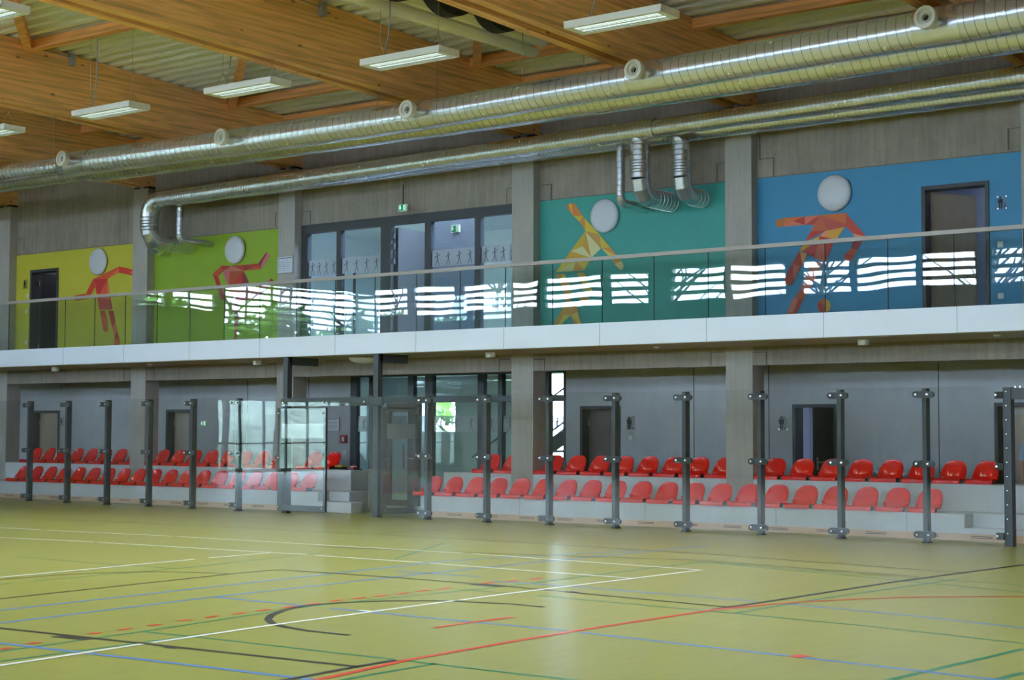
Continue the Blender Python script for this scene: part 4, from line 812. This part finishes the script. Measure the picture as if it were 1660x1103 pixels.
# foyer shell behind it
fy = MB(); fx0, fx1, fe = -29.0, -15.2, 32.0
wall_with_holes(fy, fx0, fx1, 0, 8.0, fe, fe + .2, [(-27.5, -26.4, 1.55, 2.35), (-23.9, -23.0, .9, 2.25), (W(884, 640, 32).x, W(918, 640, 32).x, 1.9, 3.3)]); fy.box(fx0 - .2, fx0, YB + .26, fe, 0, 8); fy.box(fx1, fx1 + .2, YB + .26, fe, 0, 8)
fo = fy.build('wall_foyer', PLASTW); struct(fo, 'white foyer walls behind the glass front', 'wall')
fc = MB(); fc.box(fx0, -20.5, YB + .26, fe, 2.95, 3.25); fc.box(-20.5, fx1, YB + .26, 27.0, 2.95, 3.25); fc_o = fc.build('foyer_slab', PLASTW); struct(fc_o, 'foyer ceiling slab between the two storeys', 'slab')
fr = MB().box(fx0, fx1, YB + .26, fe, 6.6, 6.8).build('foyer_ceiling', PLASTW); struct(fr, 'white upper foyer ceiling', 'ceiling')
# greenery and ground outside, seen through the foyer and in reflections
gd = MB().add([(-90, 33, -.05), (30, 33, -.05), (30, 80, -.05), (-90, 80, -.05)], [(0, 1, 2, 3)]).build('ground', GRASS); struct(gd, 'green lawn outside behind the foyer', 'ground')
gd2 = MB().add([(-110, -60, -.05), (LX - .3, -60, -.05), (LX - .3, 32, -.05), (-110, 32, -.05)], [(0, 1, 2, 3)]).build('ground', GRASS); struct(gd2, 'green lawn outside the far end wall', 'ground')
gd3 = MB().add([(LX - .3, -60, -.05), (30, -60, -.05), (30, FY - .3, -.05), (LX - .3, FY - .3, -.05)], [(0, 1, 2, 3)]).build('ground', pm('gravel', (170, 166, 156), .9, vary=.1, scale=20)); struct(gd3, 'pale gravel outside the window wall', 'ground')
bk = MB(); ys_ = [-60 + 4 * i for i in range(24)]; vv = []
for yy in ys_:
    for x, z in ((-49.5, -.05), (-52, 1.0), (-56, 2.2), (-61, 3.6), (-67, 5.0), (-75, 6.5)): vv.append((x + random.uniform(-.6, .6), yy, z + random.uniform(-.3, .5)))
bk.add(vv, [(i * 6 + k, i * 6 + k + 1, (i + 1) * 6 + k + 1, (i + 1) * 6 + k) for i in range(23) for k in range(5)], 0, True)
bko = bk.build('added_bank', pm('bank_scrub', (120, 128, 104), .95, vary=.6, scale=1.4, stretch=(1, 1, .5))); struct(bko, 'scrubby green bank added outside the far end wall to darken reflections', 'added_bank')  # unseen bank put in so the glass reflections turn less white
def tree(x, y, h, r, seed, label, bare=False):
    rnd = random.Random(seed); t_ = thing('tree', (x, y, -.05), label, 'tree')
    m = MB(); m.tube([(x, y, -.05), (x + .1, y, h * .35), (x - .1, y + .1, h * .7), (x, y, h * .95)], [.16, .13, .09, .03], 8)
    for i in range(26 if bare else 9):
        z = h * rnd.uniform(.4, .9); a = rnd.uniform(0, 2 * pi); l = r * rnd.uniform(.5, 1.1); p = Vector((x, y, z)); q = p + Vector((cos(a) * l * .6, sin(a) * l * .6, l * .4)); e = q + Vector((cos(a + .4) * l * .4, sin(a + .4) * l * .4, l * .35)); m.tube([p, q, e], [.05, .035, .012], 5)
    m.build('trunk', BARK, t_)
    if not bare:
        c = MB()
        for i in range(420):
            a, b = rnd.uniform(0, 2 * pi), math.acos(rnd.uniform(-1, 1)); d = Vector((sin(b) * cos(a), sin(b) * sin(a), cos(b) * .9)) * r * rnd.uniform(.55, 1.0); p = Vector((x, y, h * .68)) + d
            u = Vector((rnd.uniform(-1, 1), rnd.uniform(-1, 1), rnd.uniform(-1, 1))).normalized(); v = u.cross(d.normalized() + Vector((.01, .02, .03))).normalized(); s = r * .16
            c.poly([p - u * s, p + v * s * .6, p + u * s, p - v * s * .6])
        c.build('crown', LEAF, t_)
for i, (x, y, h, r) in enumerate(((-31.8, 36.5, 4.2, 1.7), (-36, 37, 5, 2.0), (-41, 40, 5, 2.2))): tree(x, y, h, r, i, 'leafy green tree outside the foyer, %s one' % ORD[i])
for i, (x, y, h, r) in enumerate(((-48, -6.5, 7, 1.5), (-48.3, -3, 8, 1.6), (-47.8, .3, 7, 1.5), (-48.4, 3.6, 8, 1.6), (-48.2, -10, 8, 1.6))): tree(x, y, h, r, 20 + i, 'tree outside the far end glazing, seen in reflections, %s one' % ORD[i])
for i, (x, h) in enumerate(((-42, 9), (-34, 8.5), (-27, 9), (-21, 9.5), (-14, 8))): tree(x, -9.5 - i % 2, h, 2.6, 40 + i, 'bare tree outside the clerestory windows, %s one' % ORD[i], True)
# stairs in the foyer
stt = thing('staircase', (-19, 28, 0), 'dark steel staircase behind the glass front', 'stairs')
m = MB(); n_ = 17
for i in range(n_): x = -17.4 - i * .27 + 0; m.box(x - .28, x, 27.6, 29.0, 3.1 - (i + 1) * .18, 3.1 - i * .18 - .13)
m.build('tread', STAIR, stt)
for yy in (27.55, 29.0): MB().prism([(-17.3, yy, 3.1), (-17.3, yy, 2.8), (-22.0, yy, -.02), (-22.4, yy, .1)], (0, .05, 0)).build('stringer', STAIR, stt)
for yy in (27.5, 29.1): MB().tube([(-17.2, yy, 4.0), (-22.2, yy, 1.0)], .022, 8).build('handrail', STAIR, stt)
bl = MB().box(-21.3, -20.2, 26.6, 27.2, 0, .72).build('foyer_bench', STAIR); tag(bl, 'dark low bench in the foyer behind the glass front', 'bench')
sh = MB(); sh.box(-21.2, -19.7, 30.5, 30.9, 0, .9); sh.box(-20.9, -20.3, 30.5, 30.9, .9, 1.0); bo = sh.build('foyer_counter', STAIR); tag(bo, 'dark counter far back in the foyer', 'counter')

# ------------------------------------------------------------------ glazed bay, upper storey
uf = thing('glass_facade', ((XUW0 + XUW1) / 2, YU, 3.3), 'dark-framed glass front of the upper foyer with frosted figure strip', 'glass front')
ux = [(PX['C'][1] + .002, W(499, 400, YU).x), (W(546, 400, YU).x, W(553, 400, YU).x), (W(617.5, 400, YU).x, W(634, 400, YU).x), (W(689, 400, YU).x, W(699, 400, YU).x), (W(770, 400, YU).x, W(779, 400, YU).x), (PX['D'][0] - .05, PX['D'][0] - .002)]
for a, b in ux: MB().box(a, b, YU - .01, YU + .11, 3.3, 5.72).build('mullion', DARK, uf)
MB().box(ux[0][0], ux[-1][1], YU - .015, YU + .11, 5.62, 5.80).build('top_rail', DARK, uf)
us = [(ux[i][1], ux[i + 1][0]) for i in range(len(ux) - 1)]
for i, (a, b) in enumerate(us):
    if i == 2: continue
    MB().box(a, b, YU + .04, YU + .05, 3.3, 5.62).build('glass_pane', PANEW, uf)
    st = MB().box(a + .002, b - .002, YU + .032, YU + .038, 4.74, 5.06).build('frosted_strip', FROST, uf)
    m = MB(); n_ = 4
    for q in range(n_): athlete(m, a + (q + .5) * (b - a) / n_, YU + .0305, 4.76, .2, 70 + i * 9 + q)
    m.build('figure_print', INK, st)
lfu = MB().box(us[2][0] + .02, us[2][0] + .10, YU + .1, YU + 1.0, 3.32, 5.58).build('open_leaf', DARK, uf)
for z in (5.4, 5.2, 4.9, 4.2): MB().box(us[2][0] - .02, us[2][0] + .1, YU - .03, YU + .02, z - .05, z + .05).build('hinge', STEEL, uf)
# partition and ceiling inside the upper foyer
pt = MB().box(-21.6, -20.3, 25.3, 25.4, 3.3, 6.6).build('partition', pm('partition_grey', (104, 116, 128), .6)); struct(pt, 'grey blue partition behind the open upper doorway', 'partition')
pt2 = MB().box(-19.0, -18.2, 26.0, 26.1, 3.3, 5.0).build('partition', pm('partition_beech', (196, 168, 132), .6)); struct(pt2, 'beech panel inside the upper foyer at the right', 'partition')
rk = thing('coat_rack', (-23.3, 25.4, 3.3), 'dark coat rack behind the left upper window', 'rack')
m = MB(); m.tube([(-23.75, 25.4, 3.3), (-23.75, 25.4, 5.25)], .03, 8); m.tube([(-22.6, 25.4, 3.3), (-22.6, 25.4, 5.1)], .03, 8); m.build('upright', BLACK, rk); MB().tube([(-23.75, 25.4, 5.22), (-22.5, 25.4, 5.02)], .035, 8).build('rail', BLACK, rk)
for nm, q in (('left', (-23.2, 26.2, 5.9)), ('middle', (-20.9, 25.0, 5.6))): tag(MB().lathe([(.2, .0), (.19, -.04), (.1, -.07), (0, -.08)], (q[0], 28, 6.6), (0, 0, 1), 24).build('ceiling_lamp', HEADW), 'white dome lamp on the upper foyer ceiling, %s' % nm, 'lamp')
# exit signs
def exit_sign(label, c, w_, h_, y, rod=None):
    e = thing('exit_sign', (c.x, y, c.z), label, 'sign')
    MB().box(c.x - w_ / 2, c.x + w_ / 2, y - .02, y + .03, c.z - h_ / 2, c.z + h_ / 2).build('sign_body', WHITEP, e)
    g = MB().box(c.x - w_ / 2 + .01, c.x + w_ / 2 - .01, y - .024, y - .02, c.z - h_ / 2 + .01, c.z + h_ / 2 - .01).build('sign_face', SIGNG, e)
    yy = y - .0255; k = h_; X = lambda u: c.x + u * k; Z = lambda v: c.z + v * k; m = MB()
    m.poly([(X(-.72), yy, Z(.02)), (X(-.42), yy, Z(-.30)), (X(-.12), yy, Z(.02)), (X(-.30), yy, Z(.02)), (X(-.30), yy, Z(.34)), (X(-.54), yy, Z(.34)), (X(-.54), yy, Z(.02))])
    m.poly([(X(.18), yy, Z(-.36)), (X(.62), yy, Z(-.36)), (X(.62), yy, Z(.36)), (X(.18), yy, Z(.36))]); m.build('symbol', SIGNW, g)
    m = MB(); yy -= .001; m.poly([(X(.40 + .06 * cos(t)), yy, Z(.22 + .07 * sin(t))) for t in [2 * pi * i / 10 for i in range(10)]]); m.poly([(X(.33), yy, Z(.12)), (X(.47), yy, Z(.14)), (X(.44), yy, Z(-.06)), (X(.34), yy, Z(-.06))]); m.poly([(X(.34), yy, Z(-.06)), (X(.40), yy, Z(-.06)), (X(.34), yy, Z(-.30)), (X(.27), yy, Z(-.30))]); m.poly([(X(.40), yy, Z(-.06)), (X(.46), yy, Z(-.06)), (X(.55), yy, Z(-.26)), (X(.48), yy, Z(-.28))]); m.build('running_man', SIGNG, g)
    if rod: MB().tube([(c.x, y, c.z + h_ / 2), (c.x, y, rod)], .012, 8).build('rod', BLACK, e)
c = W(653.5, 337, 23.7); exit_sign('green exit sign hanging on a rod above the upper glass front', c, .20, .135, 23.7, 6.35)
c = W(738.5, 371, 25.27); exit_sign('green exit sign behind the upper window glass', c, .21, .15, 25.27)
c = W(331, 687, YB - .02); exit_sign('small green sign on the lower rear wall below the green wall', c, .13, .12, YB - .03)

# ------------------------------------------------------------------ boards, switches, pictograms
def board(label, p0, p1, y, rows=5):
    a, b = W(*p0, y), W(*p1, y); x0, x1, z0, z1 = min(a.x, b.x), max(a.x, b.x), min(a.z, b.z), max(a.z, b.z)
    r = thing('notice_board', ((x0 + x1) / 2, y, z0), label, 'notice board')
    MB().box(x0, x1, y - .02, y, z0, z1).build('board_frame', RAILW, r); pp = MB().box(x0 + .015, x1 - .015, y - .023, y - .02, z0 + .015, z1 - .015).build('paper', PAPER, r)
    m = MB(); m.box(x0 + .03, x1 - .03, y - .0245, y - .0232, z1 - .05, z1 - .035); H = z1 - z0
    for q in range(3):
        xa = x0 + .04 + q * (x1 - x0 - .08) / 3; m.box(xa, xa + .004, y - .0245, y - .0232, z0 + .05, z1 - .06)
        for k in range(rows): m.box(xa + .015, xa + (x1 - x0 - .08) / 3 * (.55 + .3 * ((k * 7 + q * 3) % 3) / 2), y - .0245, y - .0232, z0 + .06 + k * (H - .16) / rows, z0 + .066 + k * (H - .16) / rows)
    m.build('print', INK, pp); return r
board('white framed notice board on the pillar left of the upper glass front', (450.8, 416.5), (475.8, 442.5), YC)
board('white framed notice on the lower rear wall beside the glass front', (532, 676), (551, 700), YB, 6)
al = thing('fire_alarm', W(558.5, 717, YB), 'red fire alarm box on the lower wall beside the glass front', 'alarm'); c = W(558.5, 712.5, YB)
MB().box(c.x - .085, c.x + .085, YB - .05, YB, c.z - .085, c.z + .085).build('housing', ALARM, al); MB().box(c.x - .035, c.x + .035, YB - .054, YB - .05, c.z - .045, c.z + .05).build('call_button', PAPER, al)
def switch(label, px, py, y, w_=.085, n=1):
    c = W(px, py, y); r = thing('wall_switch', (c.x, y, c.z - n * w_ / 2), label, 'switch'); MB().box(c.x - w_ / 2, c.x + w_ / 2, y - .012, y, c.z - n * w_ / 2, c.z + n * w_ / 2).build('plate', WHITEP, r)
    MB().box(c.x - w_ * .32, c.x + w_ * .32, y - .017, y - .012, c.z - n * w_ * .32, c.z + n * w_ * .32).build('rocker', WHITEP, r)
switch('white switch below the red fire alarm', 559.5, 733.5, YB); switch('white switch on the lower wall below the pictogram under the teal wall', 1022.5, 710, YB)
switch('white switch on the blue wall right of the door, near the handrail', 1621.8, 396.5, YU); switch('white socket on the blue wall right of the door, low down', 1622.5, 480, YU)
switch('white switch on the yellow wall just above the handrail', 45.0, 480, YU); switch('white switch on the yellow wall just below the handrail', 43.3, 505, YU); switch('white socket on the yellow wall near the floor', 42.3, 556, YU); switch('small white plate on the green wall below the handrail', 380.5, 482.5, YU)
def pict(label, px, py, y, h_, lady=False, chair=True):
    c = W(px, py, y); r = thing('toilet_pictogram', (c.x, y, c.z - h_ / 2), label, 'sign'); s = h_
    MB().box(c.x - .36 * s, c.x + .36 * s, y - .020, y - .014, c.z - .5 * s, c.z + .5 * s).build('clear_plate', CLEAR, r)
    for u in (-1, 1):
        for v in (-1, 1): MB().lathe([(.012, 0), (.012, .022), (0, .024)], (c.x + u * .32 * s, y, c.z + v * .45 * s), (0, -1, 0), 10).build('standoff', BOLT, r)
    m = MB(); yy = y - .022; X = lambda u: c.x + (u - .12) * s; Z = lambda v: c.z + v * s
    m.poly([(X(.085 * cos(t)), yy, Z(.36 + .085 * sin(t))) for t in [2 * pi * i / 12 for i in range(12)]])
    if lady: m.poly([(X(-.10), yy, Z(.26)), (X(.10), yy, Z(.26)), (X(.2), yy, Z(-.12)), (X(-.2), yy, Z(-.12))])
    else: m.poly([(X(-.19), yy, Z(.26)), (X(.19), yy, Z(.26)), (X(.18), yy, Z(-.06)), (X(-.18), yy, Z(-.06))])
    for u in (-.11, .02): m.poly([(X(u), yy, Z(-.06)), (X(u + .09), yy, Z(-.06)), (X(u + .08), yy, Z(-.46)), (X(u), yy, Z(-.46))])
    if chair: m.poly([(X(.26), yy, Z(-.36)), (X(.40), yy, Z(-.36)), (X(.40), yy, Z(-.44)), (X(.26), yy, Z(-.44))])
    m.build('figure', BLACK, r)
    MB().box(c.x + .335 * s, c.x + .355 * s, y - .0215, y - .0203, c.z - .45 * s, c.z + .45 * s).build('plate_edge', GREY, r)
pict('toilet pictogram on the lower wall right of the dull brown door', 1023, 686, YB, .25); pict('toilet pictogram on the lower wall left of the open bluish door', 1270, 686, YB, .25)
pict('toilet pictogram on the blue wall right of the open door', 1625, 328.5, YU, .20, chair=False); pict('toilet pictogram on the yellow wall left of the dim doorway', 42.0, 461, YU, .22, True, False); pict('toilet pictogram on the lower wall right of the leftmost door', 101.5, 684, YB, .2, True, False)

# ------------------------------------------------------------------ fittings under the balcony
for px, py, lb in ((90, 592, 'leftmost, under the yellow bay'), (417, 583, 'left of the tall door posts'), (795, 571, 'left of the pillar by the teal wall'), (1400, 551, 'under the blue bay')):
    c = W(px, py, 22.85); r = thing('ceiling_spot', (c.x, 22.85, 2.89), 'white cylindrical spot under the balcony, ' + lb, 'spot'); MB().lathe([(.088, 2.974), (.088, 2.895), (.08, 2.885)], (c.x, 22.85, 0), (0, 0, 1), 28).build('housing', WHITEP, r); MB().lathe([(.078, 2.893), (0, 2.893)], (c.x, 22.85, 0), (0, 0, 1), 28).build('lens', GREY, r)
for px, lb in ((243, 'right of the yellow bay pillar'), (1065, 'under the teal bay'), (1617, 'at the right end')):
    c = W(px, 566, 22.75); r = thing('motion_sensor', (c.x, 22.75, 2.92), 'small white motion sensor under the balcony, ' + lb, 'sensor'); MB().lathe([(.055, 2.974), (.055, 2.95)], (c.x, 22.75, 0), (0, 0, 1), 20).build('ring', WHITEP, r); MB().lathe([(.045, 2.95), (.04, 2.93), (.02, 2.918), (0, 2.915)], (c.x, 22.75, 0), (0, 0, 1), 20).build('dome', GREY, r)
c = W(590, 580, 22.95); r = thing('ceiling_lamp', (c.x, 22.95, 2.84), 'large white bowl lamp under the balcony between the tall posts', 'lamp')
MB().lathe([(.30, 2.974), (.30, 2.955), (.27, 2.915), (.2, 2.875), (.1, 2.852), (0, 2.846)], (c.x, 22.95, 0), (0, 0, 1), 40).build('bowl', WHITEP, r); MB().lathe([(.315, 2.9745), (.315, 2.955), (.30, 2.955)], (c.x, 22.95, 0), (0, 0, 1), 40).build('rim', GREY, r)
c = W(104, 627, YB); r = thing('wall_camera', (c.x, YB, c.z), 'small black camera high on the lower rear wall at the left', 'camera'); MB().lathe([(.05, 0), (.05, .03), (.035, .06), (0, .07)], (c.x, YB, c.z), (0, -1, 0), 18).build('housing', WHITEP, r); MB().lathe([(.02, .066), (.018, .075), (0, .076)], (c.x, YB, c.z), (0, -1, 0), 12).build('lens', BLACK, r)

# ------------------------------------------------------------------ things on the tier end beside the doorway
zt = Z2
a, b = W(545.5, 755, 23.95), W(556.5, 755, 23.95)
r = thing('yellow_box', ((a.x + b.x) / 2, 23.98, zt), 'small yellow and black box on the concrete tier end beside the last red seat', 'box'); MB().box(a.x, b.x, 23.9, 24.05, zt, zt + .055).build('box_base', BLACK, r); MB().box(a.x + .004, b.x - .004, 23.905, 24.045, zt + .055, zt + .085).build('box_lid', YBOX, r)
xt0, xt1 = W(557, 756, 23.9).x, -22.275
r = thing('black_tray', ((xt0 + xt1) / 2, 23.95, zt), 'flat black tray on the concrete tier end', 'tray'); MB().box(xt0 + .03, xt1, 23.86, 24.09, zt, zt + .010).build('tray_base', BLACK, r); e_ = MB(); e_.box(xt0 + .03, xt1, 23.86, 23.866, zt + .010, zt + .018); e_.box(xt0 + .03, xt1, 24.084, 24.09, zt + .010, zt + .018); e_.build('tray_rim', BLACK, r)
c = (xt0 + xt1) / 2 + .03
r = thing('first_aid_tin', (c, 23.98, zt + .01), 'small red and white tin standing on the black tray', 'tin'); MB().box(c - .055, c + .055, 23.93, 24.03, zt + .011, zt + .055).build('tin_body', ALARM, r); MB().box(c - .05, c + .05, 23.935, 24.025, zt + .055, zt + .075).build('tin_lid', PAPER, r); MB().lathe([(.03, 0), (.025, .025), (0, .03)], (c, 23.98, zt + .075), (0, 0, 1), 14).build('knob', ALARM, r)
c = G(595.5, 822); r = thing('red_bag', (c.x, 24.75, 0), 'small red bag on the floor of the door opening', 'bag')
cx = W(596, 818, 24.75).x; MB().lathe([(.0, .0), (.13, .0), (.16, .05), (.15, .13), (.11, .19), (.05, .21), (0, .21)], (cx, 24.75, 0.002), (0, 0, 1), 20).build('bag_body', ALARM, r); MB().tube([(cx - .07, 24.75, .2), (cx - .04, 24.75, .28), (cx + .04, 24.75, .28), (cx + .07, 24.75, .2)], .012, 8).build('bag_strap', ALARM, r)

# ------------------------------------------------------------------ conduits and hooks under the roof
for px, py, pxx, y_ in ((117, 92, 'above the leftmost lamp', 17.2), (523, 10, 'near the top, left of the divider curtain', 17.2)):
    bx = PX['C'][1] + .055 if px < 200 else PX['D'][1] + .055; d_ = _ray(px, py); t_ = bx / d_.x; c = Vector((bx, t_ * d_.y, EYE + t_ * d_.z)); y_ = c.y; r = thing('junction_box', (c.x, y_, c.z), 'grey junction bracket on the roof beam ' + pxx, 'bracket'); MB().box(c.x - .05, c.x + .05, y_ - .05, y_ + .05, c.z - .16, c.z + .04).build('box', GREY, r); MB().tube([(c.x, y_ - .05, c.z - .02), (c.x - .02, y_ - .2, c.z + .0), (c.x - .04, y_ - .7, c.z + .02)], .014, 8).build('cable', GREY, r)

# ------------------------------------------------------------------ person in the corridor at the right edge
def person(label, base, yaw):
    bm = bmesh.new(); P = {}
    J = dict(pel=(0, 0, .95, .135, .105), waist=(0, 0, 1.08, .135, .10), chest=(0, 0, 1.30, .165, .11), neck0=(0, .0, 1.46, .075, .07), neck=(0, -.01, 1.53, .055, .055), hd0=(0, -.02, 1.60, .075, .085), hd=(0, -.02, 1.69, .085, .10), hd1=(0, -.01, 1.77, .06, .07))
    for s in (-1, 1):
        J.update({'sh%d' % s: (s * .17, 0, 1.42, .062, .062), 'el%d' % s: (s * .25, .04, 1.14, .046, .046), 'wr%d' % s: (s * .20, -.10, .93, .030, .03), 'pa%d' % s: (s * .185, -.14, .86, .034, .022), 'hip%d' % s: (s * .09, 0, .88, .095, .10), 'kn%d' % s: (s * .10, -.02, .49, .062, .066), 'an%d' % s: (s * .10, .02, .09, .042, .046), 'toe%d' % s: (s * .12, -.15, .035, .042, .03)})
    E = [('pel', 'waist'), ('waist', 'chest'), ('chest', 'neck0'), ('neck0', 'neck'), ('neck', 'hd0'), ('hd0', 'hd'), ('hd', 'hd1')]
    for s in (-1, 1): E += [('neck0', 'sh%d' % s), ('sh%d' % s, 'el%d' % s), ('el%d' % s, 'wr%d' % s), ('wr%d' % s, 'pa%d' % s), ('pel', 'hip%d' % s), ('hip%d' % s, 'kn%d' % s), ('kn%d' % s, 'an%d' % s), ('an%d' % s, 'toe%d' % s)]
    names = list(J); rad = [J[k][3:] for k in names]; co = [J[k][:3] for k in names]; ed = [(names.index(a), names.index(b)) for a, b in E]
    for s in (-1, 1):       # five fingers rooted in the palm
        p = Vector(J['pa%d' % s][:3]); ip = names.index('pa%d' % s)
        for k in range(5):
            if k == 4: pts = [p + Vector((-s * .03, -.03, .02)), p + Vector((-s * .045, -.06, -.01)), p + Vector((-s * .04, -.075, -.035))]
            else:
                o = (k - 1.5) * .019; L = (.072, .08, .076, .06)[k]; pts = [p + Vector((s * .004, o - .01, -.03)), p + Vector((s * .0, o - .015, -.03 - L * .55)), p + Vector((-s * .015, o - .02, -.03 - L))]
            prev = ip
            for q in pts: co.append(tuple(q)); rad.append((.0095, .0095)); ed.append((prev, len(co) - 1)); prev = len(co) - 1
    me = bpy.data.meshes.new('person'); me.from_pydata(co, ed, []); o = bpy.data.objects.new('person', me); COL.objects.link(o)
    md = o.modifiers.new('skin', 'SKIN'); md.use_smooth_shade = True
    for i, v in enumerate(me.skin_vertices[0].data): v.radius = rad[i]; v.use_root = (i == 0)
    o.modifiers.new('sub', 'SUBSURF').levels = 2; o.modifiers['sub'].render_levels = 2
    dg = bpy.context.evaluated_depsgraph_get(); dg.update(); em = bpy.data.meshes.new_from_object(o.evaluated_get(dg)); o.modifiers.clear(); o.data = em
    for m in (SKIN, SHIRT, TROU, BLACK): em.materials.append(m)
    for f in em.polygons:
        c = f.center; z = c.z; arm = abs(c.x) > .16 and z < 1.42
        f.material_index = 0 if (z > 1.49 or (arm and z < 1.13 and abs(c.x) > .165 and z > .72)) else 1 if z > 1.0 else 3 if z < .075 else 2
        f.use_smooth = True
    o.location = base; o.rotation_euler.z = yaw; tag(o, label, 'person')
    hr = MB(); hr.lathe([(.0, .118), (.05, .108), (.085, .075), (.102, .02), (.10, -.03), (.088, -.07), (.08, -.09)], (0, .012, 1.70), (0, .25, 1), 24)
    h = hr.build('hair', HAIR, o, origin=(0, 0, 0)); h.location = (0, 0, 0)
    fc = MB()
    for s in (-1, 1): fc.lathe([(.013, 0), (.010, .006), (0, .009)], (s * .033, -.118, 1.685), (0, -1, 0), 10)
    q = fc.build('eye', BLACK, o, origin=(0, 0, 0)); q.location = (0, 0, 0)
    ns = MB().tube([(0, -.112, 1.70), (0, -.142, 1.655), (0, -.118, 1.645)], [.008, .014, .008], 8).build('nose', SKIN, o, origin=(0, 0, 0)); ns.location = (0, 0, 0)
    mo = MB().box(-.024, .024, -.112, -.098, 1.612, 1.622).build('mouth', pm('lips', (160, 92, 84), .5), o, origin=(0, 0, 0)); mo.location = (0, 0, 0)
    for s in (-1, 1): er = MB().lathe([(0, 0), (.026, .004), (.02, .014), (0, .016)], (s * .082, .0, 1.675), (s, 0, 0), 12).build('ear', SKIN, o, origin=(0, 0, 0)); er.location = (0, 0, 0)
    ve = MB()
    return o
px_ = W(1651, 740, 24.95).x
person('person in light blue shirt and black trousers standing in the corridor at the right edge', (px_ + .30, 24.95, 0), radians(8))
bpy.context.view_layer.update()
